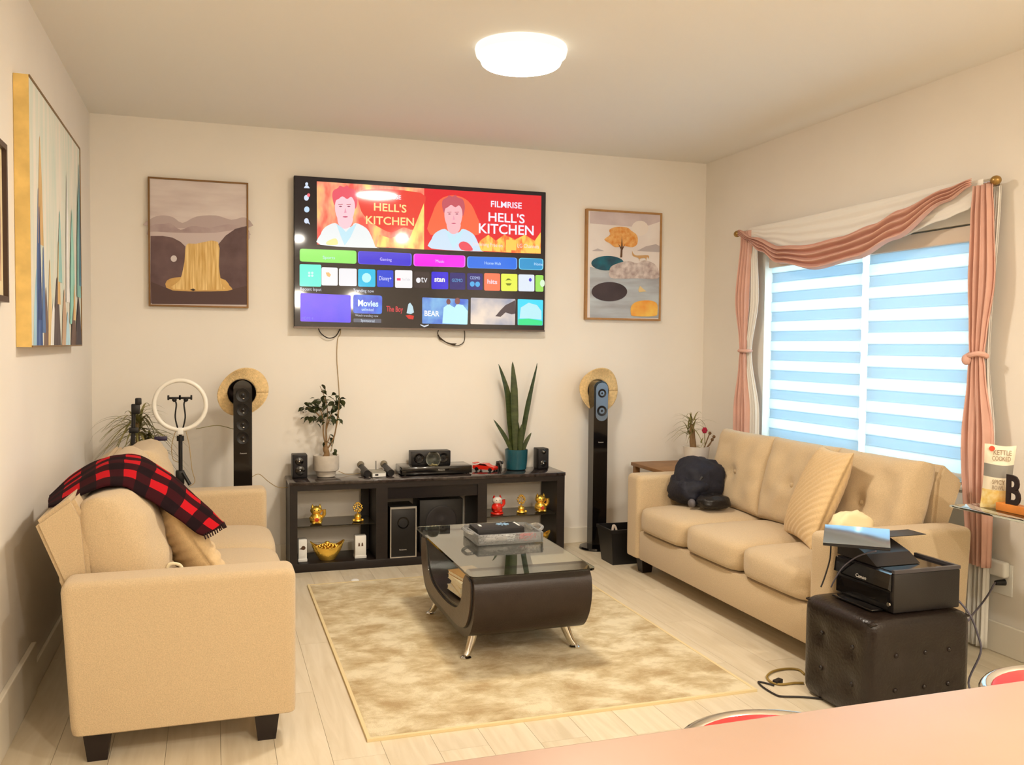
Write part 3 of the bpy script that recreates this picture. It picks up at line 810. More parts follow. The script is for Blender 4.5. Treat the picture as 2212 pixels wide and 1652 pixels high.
# ---- things on the shelves
def cat_figure(label, c, h, mb_body, mb_head, m_base, belly=None):
    x, y, z = c; s = h / 0.125
    t = thing('cat_figurine', label, 'figurine', c)
    if m_base is not None:
        MB().lathe([(0.040 * s, 0), (0.046 * s, 0.005 * s), (0.044 * s, 0.014 * s), (0.036 * s, 0.018 * s)], c, 24).build('base', m_base, t)
        z0 = z + 0.016 * s
    else:
        z0 = z
    b = MB().lathe([(0.022 * s, 0), (0.036 * s, 0.008 * s), (0.040 * s, 0.028 * s), (0.034 * s, 0.05 * s), (0.022 * s, 0.062 * s)], (x, y, z0), 20)
    b.ell((x - .018 * s, y - .028 * s, z0 + .010 * s), (.014 * s, .018 * s, .010 * s), 10, 6)
    b.ell((x + .018 * s, y - .028 * s, z0 + .010 * s), (.014 * s, .018 * s, .010 * s), 10, 6)
    b.build('body', mb_body, t)
    hz = z0 + 0.082 * s
    hd = MB().ell((x, y, hz), (.036 * s, .030 * s, .028 * s), 20, 12)
    hd.build('head', mb_head, t)
    for sx in (-1, 1):
        MB().lathe([(0.011 * s, 0), (0.006 * s, .012 * s), (0.0, .022 * s)], (x + sx * .022 * s, y, hz + .017 * s), 10).build('ear', mb_body, t)
    MB().tube(bez([(x + .034 * s, y - .006 * s, z0 + .04 * s), (x + .047 * s, y - .010 * s, z0 + .058 * s), (x + .045 * s, y - .010 * s, z0 + .086 * s)], 4), [.011 * s] * 5 + [.011 * s] * 3 + [.013 * s], 8).build('raised_paw', mb_body, t)
    MB().tube(bez([(x - .034 * s, y - .012 * s, z0 + .04 * s), (x - .030 * s, y - .030 * s, z0 + .03 * s), (x - .012 * s, y - .040 * s, z0 + .032 * s)], 4), .010 * s, 8).build('paw', mb_body, t)
    MB().lathe([(0.0, -.002 * s), (.012 * s, 0), (.012 * s, .006 * s), (0, .008 * s)], (0, 0, 0), 14, Matrix.Translation((x, y - .036 * s, z0 + .030 * s)) @ Matrix.Rotation(PI / 2, 4, 'X')).build('coin', m_coin, t)
    fe = MB()
    for sx in (-1, 1):
        fe.ell((x + sx * .012 * s, y - .0285 * s, hz + .004 * s), (.003 * s, .002 * s, .004 * s), 8, 5)
    fe.build('eyes', M_BLACK, t)
    return t
m_coin = mat('coin_red', (196, 60, 30), .35)
M_REDC = mat('red_ceramic', (224, 44, 28), .25, coat=.4)
M_WHC = mat('white_ceramic', (236, 226, 214), .25, coat=.4)
cat_figure('gold beckoning cat figurine on the glass shelf nearest the wall of the loveseat lamp stands', (0.600, 5.63, SHZ), 0.127, M_GOLD, M_GOLD, None)
bpy.data.objects['cat_figurine']['label'] = 'gold beckoning cat figurine beside a small gold tree on the glass shelf'
cat_figure('red beckoning cat figurine with a white head and a round red base', (1.775, 5.63, SHZ), 0.118, M_REDC, M_WHC, M_REDC)
cat_figure('gold beckoning cat figurine standing closest to the cabinet end upright', (2.085, 5.64, SHZ), 0.130, M_GOLD, M_GOLD, None)
def gold_tree(label, c):
    x, y, z = c
    t = thing('gold_tree_ornament', label, 'ornament', c)
    MB().lathe([(.020, 0), (.032, .006), (.030, .014), (.018, .022), (.024, .032), (.018, .044), (.008, .05)], c, 18).build('pot', M_GOLD, t)
    MB().cyl((x, y, z + .048), (x, y, z + .075), .0035, None, 8).build('trunk', M_GOLD, t)
    f = MB()
    for k in range(34):
        a = k * 2.4; hh = k / 33
        r = .024 * math.sin(PI * (0.12 + .85 * hh)) + .004
        f.ell((x + r * math.cos(a), y + r * math.sin(a) * .6, z + .062 + .058 * hh), (.0055, .0055, .0048), 6, 4)
    tag(f.build('coin_foliage', M_GOLD, t), kind='stuff')
    for sx in (-1, 1):
        MB().ell((x + sx * .028, y - .012, z + .010), (.010, .010, .010), 10, 6).build('nugget', M_GOLD, t)
gold_tree('small gold tree ornament on the glass shelf above the white box', (0.857, 5.63, SHZ))
gold_tree('small gold tree ornament on the shelf between the red cat and a gold cat', (1.945, 5.63, SHZ))
def ingot(label, c, L):
    """boat-shaped woven gold ingot with horned ends"""
    x, y, z = c
    t = thing('gold_ingot', label, 'ornament', c)
    nu, nv = 40, 10
    def f(u, v):
        a = 2 * PI * u
        ca, sa = math.cos(a), math.sin(a)
        horn = abs(ca) ** 3
        bot = Vector((.5 * L * .46 * ca, .20 * L * sa, 0))
        top = Vector((.5 * L * ca, .26 * L * sa, .36 * L + .20 * L * horn))
        p = bot.lerp(top, v)
        bul = math.sin(PI * v) * .03 * L
        p.x += bul * ca; p.y += bul * sa
        w = .0035 * math.sin(a * 18 + v * 16) * math.sin(PI * v)
        p.x += w * ca; p.y += w * sa
        return Vector((x, y, z)) + p
    b = MB().grid(f, nu, nv)
    b.f.append(tuple(range(nu - 1, -1, -1)))
    b.build('bowl', M_GOLD, t)
    rim = [f(k / 40, 1.0) for k in range(40)]
    MB().tube(rim, .0045, 6, closed=True).build('rim', M_GOLD, t)
    fl = MB()
    for k in range(60):
        a = k * 2.4; r = math.sqrt(k / 60)
        fl.ell((x + .40 * L * r * math.cos(a), y + .20 * L * r * math.sin(a), z + .36 * L + .12 * L * (1 - r * r)), (.008, .008, .006), 6, 4)
    tag(fl.build('nuggets', M_GOLD, t), kind='stuff')
    MB().ell((x, y, z + .50 * L), (.018, .014, .012), 12, 8).build('crest', M_GOLD, t)
ingot('woven gold ingot boat heaped with nuggets between two white boxes', (0.668, 5.63, BTZ), 0.205)
ingot('gold ingot boat on the cabinet floor under the glass shelf of the red cat', (2.075, 5.65, BTZ), 0.165)
def white_box(label, x0, x1, y, h, pic):
    t = thing('white_box', label, 'box', ((x0 + x1) / 2, y, BTZ))
    MB().bx(x0, x1, y - .03, y + .03, BTZ, BTZ + h, .003).build('carton', M_WHITE, t)
    MB().bx(x0 - .002, x1 + .002, y - .033, y + .033, BTZ + .0, BTZ + .018, .002).build('lid_edge', M_WHITE, t)
    yy = y - .0306; xc = (x0 + x1) / 2; zc = BTZ + h * .62
    q = MB()
    if pic == 0:
        q.lathe([(0, 0), (.013, 0)], (0, 0, 0), 16, Matrix.Translation((xc + .004, yy, zc)) @ Matrix.Rotation(PI / 2, 4, 'X'), caps=False)
        q.prism([(xc - .022, zc - .004), (xc - .004, zc + .002), (xc - .006, zc - .010)], 'y', yy, yy + .0004)
    else:
        for sx in (-1, 1):
            q.prism([(xc + sx * .010 - .006, zc - .012), (xc + sx * .010 + .006, zc - .012), (xc + sx * .010 + .004, zc + .006), (xc + sx * .010, zc + .012), (xc + sx * .010 - .004, zc + .006)], 'y', yy, yy + .0004)
    q.build('printed_picture', mat('print_brown', (92, 62, 42), .6), t, False)
white_box('narrow white carton with a round brown picture beside the gold ingot boat', 0.490, 0.541, 5.63, 0.138, 0)
white_box('white carton with two small dark marks under the gold tree', 0.836, 0.905, 5.625, 0.142, 1)

# ---- subwoofers
sw = thing('subwoofer', 'tall black subwoofer with a silver outline and round port', 'speaker', (1.128, 5.62, BTZ))
MB().bx(1.048, 1.212, 5.545, 5.76, BTZ, 0.372, .004).build('cabinet_box', M_BLACK, sw)
q = MB()
for (x0, x1, z0, z1) in ((1.046, 1.214, .362, .374), (1.046, 1.214, BTZ, BTZ + .006), (1.046, 1.053, BTZ + .006, .362), (1.207, 1.214, BTZ + .006, .362)):
    q.bx(x0, x1, 5.538, 5.55, z0, z1)
q.build('silver_frame', mat('satin_silver', (205, 200, 192), .3, metal=.7), sw, False)
MY = Matrix.Rotation(PI / 2, 4, 'X')
MB().lathe([(.038, 0), (.036, .004), (.030, .003), (.026, -.012), (0, -.018)], (0, 0, 0), 28, Matrix.Translation((1.13, 5.5445, .272)) @ MY, caps=False).build('port', M_GLOSSB, sw)
q = MB(); text_on(q, 'Panasonic', (1.106, 5.544, .098), (1.152, 5.544, .098), (0, 0, .008), .01)
q.build('badge', mat('badge_grey', (190, 185, 178), .4), sw, False)
s2 = thing('subwoofer', 'wide all-black subwoofer box standing behind the silver-outlined one', 'speaker', (1.40, 5.73, BTZ))
MB().bx(1.255, 1.545, 5.64, 5.84, BTZ, 0.395, .006).build('cabinet_box', M_BLACK, s2)
MB().lathe([(.10, 0), (.104, .006), (.095, .010), (.06, .004), (.03, .006), (0, .010)], (0, 0, 0), 36, Matrix.Translation((1.40, 5.6395, .25)) @ MY, caps=False).build('driver', mat('cone_black', (26, 22, 26), .5), s2)

# ---- things on top of the cabinet
def small_speaker(label, x0, x1, y0, h, dots, cyl=False):
    t = thing('bookshelf_speaker', label, 'speaker', ((x0 + x1) / 2, y0 + .05, CZ))
    MB().bx(x0, x1, y0, y0 + .10, CZ, CZ + h, .006).build('housing', M_BLACK, t)
    w_ = x1 - x0
    MB().bx(x0 + .005, x1 - .005, y0 - .004, y0 - .0002, CZ + .008, CZ + h - .006, .002).build('grille', mat('speaker_cloth', (26, 20, 22), .55, bump=.4, bs=300), t)
    for (fx, fz, r) in dots:
        MB().lathe([(0, .003), (r * .8, .002), (r, 0)], (0, 0, 0), 16, Matrix.Translation((x0 + w_ * fx, y0 - .004, CZ + h * fz)) @ MY, caps=False).build('driver', M_GLOSSB, t)
        MB().ell((x0 + w_ * fx, y0 - .0075, CZ + h * fz), (.0045, .003, .0055), 8, 6).build('dust_cap', M_CHROME, t)
    return t
small_speaker('black mini speaker at the cabinet end beside the white plant pot', 0.462, 0.554, 5.70, 0.148, [(.45, .72, .026), (.5, .32, .03)])
small_speaker('narrow black mini speaker standing past the teal plant pot', 2.095, 2.172, 5.72, 0.140, [(.5, .84, .016), (.47, .28, .022)])
rc = thing('receiver', 'low black home theatre receiver on the cabinet top', 'receiver', (1.38, 5.72, CZ))
MB().bx(1.135, 1.600, 5.625, 5.83, CZ + .006, CZ + .056, .003).build('housing', M_GLOSSB, rc)
for x_ in (1.16, 1.575):
    for y_ in (5.65, 5.80):
        MB().cyl((x_, y_, CZ), (x_, y_, CZ + .007), .012, None, 10).build('foot', M_BLACK, rc)
q = MB(); text_on(q, 'Panasonic', (1.375, 5.6245, CZ + .028), (1.418, 5.6245, CZ + .028), (0, 0, .009), .01)
q.build('badge', mat('badge_grey'), rc, False)
cs = thing('centre_speaker', 'wide black centre speaker standing on the receiver', 'speaker', (1.345, 5.76, CZ + .056))
MB().bx(1.215, 1.478, 5.71, 5.80, CZ + .0562, CZ + .146, .004).build('housing', M_BLACK, cs)
for fx in (1.265, 1.428):
    MB().lathe([(.034, 0), (.030, .004), (.012, -.004), (0, .002)], (0, 0, 0), 24, Matrix.Translation((fx, 5.709, CZ + .10)) @ MY, caps=False).build('driver', M_GLOSSB, cs)
gl = thing('glass_globe', 'small clear glass globe with shells inside in front of the centre speaker', 'ornament', (1.348, 5.67, CZ + .056))
MB().lathe([(.024, 0), (.040, .012), (.049, .036), (.046, .062), (.032, .082), (.024, .088)], (1.348, 5.655, CZ + .0562), 28, caps=False).build('bowl', M_GLASS, gl)
q = MB()
for k in range(14):
    a = k * 2.4; r = .026 * math.sqrt(k / 14)
    q.ell((1.348 + r * math.cos(a), 5.655 + r * math.sin(a), CZ + .064 + .003 * (k % 4)), (.008, .007, .006), 8, 5)
tag(q.build('shells', mat('shells', (212, 190, 140), .5, var=.4, vs=60), gl), kind='stuff')
# wireless microphone set: base with two microphones
mbx = thing('microphone_receiver', 'grey wireless microphone receiver with a short antenna on the cabinet', 'receiver', (0.99, 5.70, CZ))
MB().bx(0.945, 1.036, 5.628, 5.78, CZ, CZ + .030, .004).build('housing', mat('grey_plastic', (150, 146, 134), .4), mbx)
MB().bx(0.950, 1.032, 5.624, 5.6278, CZ + .003, CZ + .024).build('front_plate', M_WHITE, mbx, False)
MB().bx(0.965, 0.985, 5.6225, 5.6238, CZ + .010, CZ + .020).build('display', M_BLACK, mbx, False)
MB().cyl((0.995, 5.77, CZ + .028), (0.995, 5.772, CZ + .085), .0025, None, 8).build('antenna', M_BLACK, mbx)
for k, (x_, lb) in enumerate(((0.915, 'black wireless microphone lying next to the white plant pot side of its receiver'), (1.066, 'black wireless microphone lying between its receiver and the home theatre receiver'))):
    t = thing('microphone', lb, 'microphone', (x_, 5.69, CZ))
    M_ = None
    MB().tube([(x_ - .012, 5.80, CZ + .052), (x_, 5.66, CZ + .026), (x_ + .002, 5.635, CZ + .023)], [.016, .0225, .0225], 14).build('handle', M_BLACK, t)
    MB().bx(x_ - .016, x_ + .016, 5.665, 5.80, CZ, CZ + .022, .003).build('cradle', M_BLACK, t)
    MB().ell((x_ - .013, 5.808, CZ + .058), (.024, .024, .024), 14, 10).build('grille', mat('mic_mesh', (150, 140, 120), .35, metal=.8, bump=.6, bs=300), t)
# red toy car
car = thing('toy_car', 'red toy sports car parked on the cabinet top', 'toy car', (1.735, 5.74, CZ))
carp = [(-.075, .012), (.075, .012), (.080, .026), (.062, .034), (.035, .036), (.012, .050), (-.028, .051), (-.052, .038), (-.080, .036), (-.082, .020)]
Mc = Matrix.Translation((1.725, 5.735, CZ)) @ Matrix.Rotation(-0.75, 4, 'Z')
bm_ = MB().prism(carp, 'y', -.032, .032, Mc)
bm_.build('body', M_REDC, car)
MB().prism([(.030, .0365), (.012, .0495), (-.026, .0505), (-.045, .040)], 'y', -.0325, .0325, Mc).build('window_band', mat('car_glass', (60, 22, 22), .1), car, False)
for wx in (-.050, .050):
    for wy in (-.033, .033):
        MB().lathe([(0, -.005), (.013, -.005), (.013, .005), (0, .005)], (0, 0, 0), 16, Mc @ Matrix.Translation((wx, wy, .013)) @ MY, caps=False).build('wheel', M_BLACK, car)
MB().prism([(-.082, .050), (-.062, .048), (-.062, .052), (-.082, .054)], 'y', -.034, .034, Mc).build('spoiler', M_REDC, car, False)
# small grey elephant figure
el = thing('animal_figurine', 'small dark grey elephant figurine beside the red toy car', 'figurine', (1.822, 5.75, CZ))
e = MB()
e.ell((1.822, 5.75, CZ + .042), (.018, .028, .018), 14, 10)
e.ell((1.822, 5.725, CZ + .052), (.015, .014, .015), 12, 8)
for sx in (-1, 1):
    e.ell((1.822 + sx * .018, 5.728, CZ + .053), (.009, .004, .012), 10, 6)
    for sy in (-.018, .018):
        e.tube([(1.822 + sx * .010, 5.75 + sy, CZ), (1.822 + sx * .010, 5.75 + sy, CZ + .036)], .0065, 8)
e.tube(bez([(1.822, 5.713, CZ + .05), (1.822, 5.704, CZ + .036), (1.822, 5.703, CZ + .020)], 4), [.006] * 6 + [.005, .004, .003], 8)
e.build('figure', mat('pewter', (66, 62, 58), .35, metal=.5), el)

# ---- plants on the cabinet
def leaf_strip(L, w, bend, nseg=8, fold=0.15, tip=0.6):
    """leaf along +X from origin, drooping by bend"""
    mb = MB()
    for i in range(nseg + 1):
        s = i / nseg
        ww = w * (math.sin(PI * min(1, s * .9 + .08)) ** .7) * (1 - max(0, s - tip) / (1 - tip)) if i < nseg else 0.0005
        x = L * s * math.cos(bend * s * .5); z = -L * s * math.sin(bend * s * .8)
        mb.v += [Vector((x, -ww / 2, z + fold * ww)), Vector((x, 0, z)), Vector((x, ww / 2, z + fold * ww))]
    for i in range(nseg):
        a = i * 3
        mb.f += [(a, a + 1, a + 4, a + 3), (a + 1, a + 2, a + 5, a + 4)]
    return mb
M_LEAFD = mat('leaf_dark', (54, 62, 30), .45, var=.25, vs=30)
fic = thing('bonsai_plant', 'little bonsai tree with round leaves in a white ceramic pot', 'plant', (0.672, 5.735, CZ))
PX, PY = 0.672, 5.735
MB().lathe([(.050, 0), (.056, .004), (.062, .034), (.078, .042), (.082, .060), (.081, .136), (.076, .138), (.073, .128), (.0, .124)], (PX, PY, CZ), 36).build('pot', mat('white_pot', (206, 196, 182), .5, var=.06, vs=30), fic)
MB().lathe([(0, .126), (.072, .126)], (PX, PY, CZ), 24, caps=False).build('soil', mat('soil', (70, 48, 30), .95, bump=.8, bs=60), fic)
tr_ = MB()
M_BARK = mat('bark', (142, 112, 76), .8, bump=.5, bs=60)
tr_.tube(bez([(PX, PY, CZ + .12), (PX + .005, PY, CZ + .15), (PX - .004, PY, CZ + .18), (PX + .004, PY, CZ + .20)], 4), [.022, .021, .020, .019, .018, .018, .019, .018, .016, .014, .012, .010, .008], 10)
brs = [[(0, .19), (-.018, .27), (-.022, .36), (-.035, .42), (-.06, .46)], [(.004, .20), (.0, .30), (.012, .40), (-.01, .50), (-.04, .575)], [(.008, .17), (.05, .25), (.065, .35), (.075, .44), (.08, .50)],
       [(0, .30), (.035, .40), (.045, .47)], [(-.02, .36), (-.075, .42), (-.115, .44)], [(-.01, .19), (.02, .235), (.028, .265)]]
tips = []
for b_ in brs:
    P = bez([(PX + a, PY + .02 * math.sin(a * 60), CZ + z_) for a, z_ in b_], 5)
    tr_.tube(P, [.0055 - .004 * i / (len(P) - 1) for i in range(len(P))], 6)
    tips += P[int(len(P) * .45):]
tr_.build('trunk', M_BARK, fic)
lf = leaf_strip(.046, .030, .5, 5)
leaf0 = lf.build('leaf', M_LEAFD, fic, off=ZERO)
rnd = random.Random(3)
first = True
for k in range(112):
    p = tips[rnd.randrange(len(tips))] if k < 46 else Vector((PX + rnd.uniform(-.150, .105), PY + rnd.uniform(-.06, .06), CZ + rnd.uniform(.34, .52)))
    if k == 111: p = Vector((PX + .03, PY - .05, CZ + .16))
    if k == 110: p = Vector((PX + .055, PY - .02, CZ + .17))
    q = p - fic.location + Vector((rnd.uniform(-.012, .012), rnd.uniform(-.03, .03), rnd.uniform(-.012, .012)))
    o = leaf0 if first else inst(leaf0, fic, q)
    first = False
    o.location = q; o.rotation_euler = (rnd.uniform(-.9, .9), rnd.uniform(-.3, .9), rnd.uniform(0, 2 * PI))
    s_ = rnd.uniform(.65, 1.15); o.scale = (s_, s_, s_)
sn = thing('snake_plant', 'tall snake plant in a teal ribbed pot on the cabinet', 'plant', (1.945, 5.745, CZ))
SX, SY = 1.945, 5.745
prof = [(.060, 0), (.068, .006), (.074, .06), (.077, .138), (.072, .139), (.070, .125), (.0, .122)]
pot = MB().lathe(prof, (SX, SY, CZ), 48)
for p in pot.v:
    a = math.atan2(p.y - SY, p.x - SX); r = math.hypot(p.x - SX, p.y - SY)
    if r > .055:
        k_ = 1 + .012 * math.cos(a * 24); p.x = SX + (p.x - SX) * k_; p.y = SY + (p.y - SY) * k_
pot.build('pot', mat('teal_ceramic', (28, 84, 96), .35, var=.15, vs=12, coat=.2), sn)
MB().lathe([(0, .125), (.069, .125)], (SX, SY, CZ), 24, caps=False).build('soil', mat('soil'), sn)
M_SNAKE = mat('snake_leaf', (48, 58, 28), .4, rgb2=(74, 84, 42), vs=14, stretch=(1, 1, 3))
def blade(pts, w, roll=0.0, th=.005):
    P = bez(pts, 6); mb = MB(); nP = len(P)
    for i, p in enumerate(P):
        s = i / (nP - 1)
        ww = w * (0.55 + .45 * min(1, s * 3)) * (1 - max(0, s - .62) / .38) ** .75 + .0006
        t_ = (P[min(i + 1, nP - 1)] - P[max(i - 1, 0)]).normalized()
        side = Vector((math.cos(roll), math.sin(roll), 0)); side = (side - t_ * side.dot(t_)).normalized()
        nn = t_.cross(side)
        mb.v += [p - side * ww / 2 - nn * .18 * ww, p - nn * th * .2, p + side * ww / 2 - nn * .18 * ww, p + nn * th]
    for i in range(nP - 1):
        a = i * 4
        for k in range(4):
            mb.f.append((a + k, a + (k + 1) % 4, a + 4 + (k + 1) % 4, a + 4 + k))
    mb.f += [(0, 3, 2, 1)]
    return mb
zt = CZ + .12
for (pts, w_, rl) in [
        ([(SX - .03, SY, zt), (SX - .05, SY, zt + .20), (SX - .07, SY, zt + .40), (SX - .135, SY - .01, zt + .595)], .048, 0.2),
        ([(SX - .015, SY - .02, zt), (SX - .022, SY - .02, zt + .25), (SX - .03, SY - .02, zt + .45), (SX - .04, SY - .02, zt + .612)], .050, -0.1),
        ([(SX + .025, SY, zt), (SX + .05, SY, zt + .18), (SX + .085, SY, zt + .36), (SX + .145, SY, zt + .60)], .042, 0.3),
        ([(SX - .04, SY - .02, zt), (SX - .09, SY - .03, zt + .10), (SX - .175, SY - .04, zt + .225)], .030, 0.2),
        ([(SX + .045, SY - .01, zt), (SX + .06, SY - .015, zt + .06), (SX + .10, SY - .02, zt + .13)], .028, -0.2),
        ([(SX + .005, SY + .02, zt), (SX + .012, SY + .02, zt + .14), (SX + .008, SY + .02, zt + .22)], .030, 0.0),
        ([(SX + .015, SY - .03, zt), (SX + .015, SY - .035, zt + .10), (SX + .022, SY - .04, zt + .19)], .036, 0.0)]:
    blade(pts, w_, rl).build('leaf', M_SNAKE, sn, ang=60)

# ================================================================== TOWER SPEAKERS, HATS
def tower(label, x, y, hgt, drivers, panel):
    t = thing('tower_speaker', label, 'speaker', (x, y, 0))
    MB().lathe([(.0, 0), (.115, 0), (.120, .006), (.116, .018), (.04, .022), (0, .022)], (x, y, 0), 36).build('base', M_GLOSSB, t)
    # slim column with a rounded top
    w_ = .052; pts = [(-w_, .02), (w_, .02)]
    for k in range(11):
        a = PI * k / 10
        pts.append((w_ * math.cos(a), hgt - .045 + .045 * math.sin(a)))
    MB().prism([(x + p, q) for p, q in pts], 'y', y - .045, y + .045).build('column', M_GLOSSB, t, ang=30)
    fy = y - .0455
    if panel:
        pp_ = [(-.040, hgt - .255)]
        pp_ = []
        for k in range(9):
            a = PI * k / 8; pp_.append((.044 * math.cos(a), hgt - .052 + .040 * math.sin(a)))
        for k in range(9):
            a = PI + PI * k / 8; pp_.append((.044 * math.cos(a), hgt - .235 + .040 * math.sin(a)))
        MB().prism([(x + .006 + p, q) for p, q in pp_], 'y', fy - .003, fy).build('face_panel', mat('satin_window_tint', (118, 132, 148), .25, metal=.4), t)  # blue-grey colour paints the window's reflection onto the face
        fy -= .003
    for (dz, r) in drivers:
        MB().lathe([(r, 0), (r * .96, .004), (r * .8, .002), (r * .35, -.003), (0, .004)], (0, 0, 0), 24, Matrix.Translation((x + (.006 if panel else 0), fy - .0005, hgt - dz)) @ MY, caps=False).build('driver', M_BLACK, t)
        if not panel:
            MB().ell((x + .004, fy - .005, hgt - dz - r * .5), (.006, .003, .004), 8, 5).build('driver_glint', M_CHROME, t)  # chrome bead added as a stand-in for the glint on the driver
    q = MB(); text_on(q, 'Panasonic', (x - .016, y - .0458, hgt * .695 - .07), (x + .022, y - .0458, hgt * .695 - .07), (0, 0, .008), .01)
    q.build('badge', mat('badge_grey'), t, False)
    return t
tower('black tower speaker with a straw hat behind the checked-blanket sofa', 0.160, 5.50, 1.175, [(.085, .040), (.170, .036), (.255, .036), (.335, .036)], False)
tower('black tower speaker with a two-driver face tinted by a painted window reflection beside the waste bin', 2.508, 5.66, 1.160, [(.085, .030), (.205, .036)], True)
M_STRAW = mat('straw', (226, 194, 140), .9, var=.12, vs=70, bump=.6, bs=130)
def hat(label, x, y, z, rb, ro, tilt, sd, lobes):
    t = thing('straw_hat', label, 'hat', (x, y, z))
    M_ = Matrix.Translation((x, y, z)) @ Matrix.Rotation(tilt, 4, 'X')
    def brim(u, v):
        a = 2 * PI * u
        rr = lerp(rb, ro * (1 + lobes[0] * math.cos(a - lobes[1]) + lobes[2] * math.cos(2 * a - lobes[3])), v)
        wav = .020 * math.sin(2 * a + sd) * v * v + .012 * v * v * math.sin(3 * a)
        return M_ @ Vector((rr * math.cos(a), -.004 + wav - .012 * v, rr * math.sin(a)))
    MB().sheet(brim, 56, 8, .003, (0, 1, 0)).build('brim', M_STRAW, t, ang=180)
    pr = [(rb, 0.0), (rb * .98, .03), (rb * .90, .075), (rb * .70, .092), (0, .082)]
    Mx = M_ @ Matrix.Rotation(-PI / 2, 4, 'X')
    MB().lathe(pr, (0, 0, 0), 40, Mx, caps=False).build('crown', M_STRAW, t, ang=60)
    MB().lathe([(r_ * .97, z_ - .002 if z_ > .001 else 0) for r_, z_ in pr], (0, 0, -.002), 40, Mx, caps=False).build('inner_crown', mat('hat_inside_brown', (42, 26, 20), .9), t, ang=60)  # dark brown shell just inside the straw crown
hat('straw hat hung behind the tower speaker next to the ring light', 0.158, 5.565, 1.098, .082, .143, -0.10, .6, (.06, .5, .09, 1.4))
hat('straw hat hung behind the tower speaker beside the window sofa', 2.535, 5.725, 1.085, .080, .148, -0.10, 2.2, (.05, .9, .05, 2.2))

# ================================================================== RING LIGHT, PHONE STAND, CORNER PLANT
RC = Vector((-0.178, 5.33, 1.045))
rl = thing('ring_light', 'white ring light with two phone holders on a black tripod', 'ring light', (RC.x, RC.y, 0))
ring_pts = [RC + Vector((.136 * math.cos(2 * PI * k / 48), 0, .138 * math.sin(2 * PI * k / 48))) for k in range(48)]
MB().tube(ring_pts, .0125, 12, closed=True).build('ring', mat('ring_white', (245, 240, 228), .3), rl)
q = MB(); q.cyl((RC.x, RC.y, .42), (RC.x, RC.y, RC.z - .20), .011, None, 12); q.cyl((RC.x, RC.y, RC.z - .22), (RC.x, RC.y, RC.z - .15), .008, None, 10)
q.build('pole', M_BLACK, rl)
MB().cyl((RC.x, RC.y, RC.z - .20), (RC.x, RC.y, RC.z - .172), .02, None, 12).build('collar', M_BLACK, rl)
MB().bx(RC.x - .016, RC.x + .016, RC.y - .012, RC.y + .012, RC.z - .165, RC.z - .128, .004).build('mount', M_WHITE, rl)
MB().bx(RC.x - .026, RC.x + .020, RC.y - .020, RC.y + .016, .60, .68, .006).build('clamp', M_BLACK, rl)
MB().tube([(RC.x + .012, RC.y - .02, .67), (RC.x + .05, RC.y - .03, .60)], .010, 8).build('clamp_handle', M_BLACK, rl)
for k in range(3):
    a = 2 * PI * k / 3 + .5
    MB().tube([(RC.x + .02 * math.cos(a), RC.y + .02 * math.sin(a), .46), (RC.x + .16 * math.cos(a), RC.y + .16 * math.sin(a), .008)], .008, 8).build('leg', M_BLACK, rl)
for sx in (-1, 1):
    arm = bez([(RC.x + sx * .008, RC.y, RC.z - .15), (RC.x + sx * .026, RC.y - .008, RC.z - .07), (RC.x + sx * .020, RC.y - .01, RC.z + .005), (RC.x + sx * .030, RC.y - .01, RC.z + .03)], 5)
    MB().tube(arm, .0042, 8).build('gooseneck', M_BLACK, rl)
    h_ = MB(); cx_ = RC.x + sx * .030
    h_.bx(cx_ - .034, cx_ + .032, RC.y - .022, RC.y - .004, RC.z + .034, RC.z + .046, .003)
    h_.bx(cx_ - .036, cx_ - .026, RC.y - .026, RC.y - .004, RC.z + .030, RC.z + .056, .002)
    h_.bx(cx_ + .024, cx_ + .034, RC.y - .026, RC.y - .004, RC.z + .030, RC.z + .056, .002)
    h_.ell((cx_, RC.y - .010, RC.z + .030), (.013, .012, .012), 10, 6)
    h_.build('phone_holder', M_BLACK, rl)
q = MB(); q.tube(bez([(RC.x + .025, RC.y, RC.z - .13), (RC.x + .045, RC.y, RC.z - .22), (RC.x + .06, RC.y, RC.z - .36), (RC.x + .075, RC.y - .01, RC.z - .43), (RC.x + .045, RC.y - .02, RC.z - .455)], 6), .0022, 6)
q.tube(bez([(RC.x - .02, RC.y, RC.z - .13), (RC.x - .045, RC.y, RC.z - .22), (RC.x - .04, RC.y, RC.z - .30), (RC.x - .01, RC.y, RC.z - .32)], 6), .0022, 6)
q.build('cord', M_CORDB, rl)
PS = Vector((-0.425, 5.32, 0))
ps = thing('phone_stand', 'black phone tripod standing in the corner plant leaves', 'tripod', PS)
MB().tube([(PS.x, PS.y, .45), (PS.x, PS.y, .80)], .020, 12).build('pole', M_BLACK, ps)
MB().tube([(PS.x, PS.y, .80), (PS.x + .008, PS.y, 1.02)], .011, 10).build('inner_pole', M_BLACK, ps)
MB().bx(PS.x - .016, PS.x + .032, PS.y - .02, PS.y + .015, .895, .925, .005).build('lock', M_BLACK, ps)
h_ = MB(); h_.bx(PS.x - .004, PS.x + .040, PS.y - .02, PS.y + .01, 1.00, 1.055, .005); h_.bx(PS.x + .016, PS.x + .048, PS.y - .024, PS.y + .01, 1.05, 1.088, .006)
h_.build('phone_clamp', M_BLACK, ps)
MB().tube(bez([(PS.x + .02, PS.y, .62), (PS.x + .07, PS.y - .01, .74), (PS.x + .13, PS.y - .01, .86)], 6), .0035, 6).build('gooseneck', M_BLACK, ps)
MB().bx(PS.x + .112, PS.x + .180, PS.y - .025, PS.y + .0, .850, .874, .005).build('side_clip', mat('dark_violet', (44, 32, 62), .4), ps)
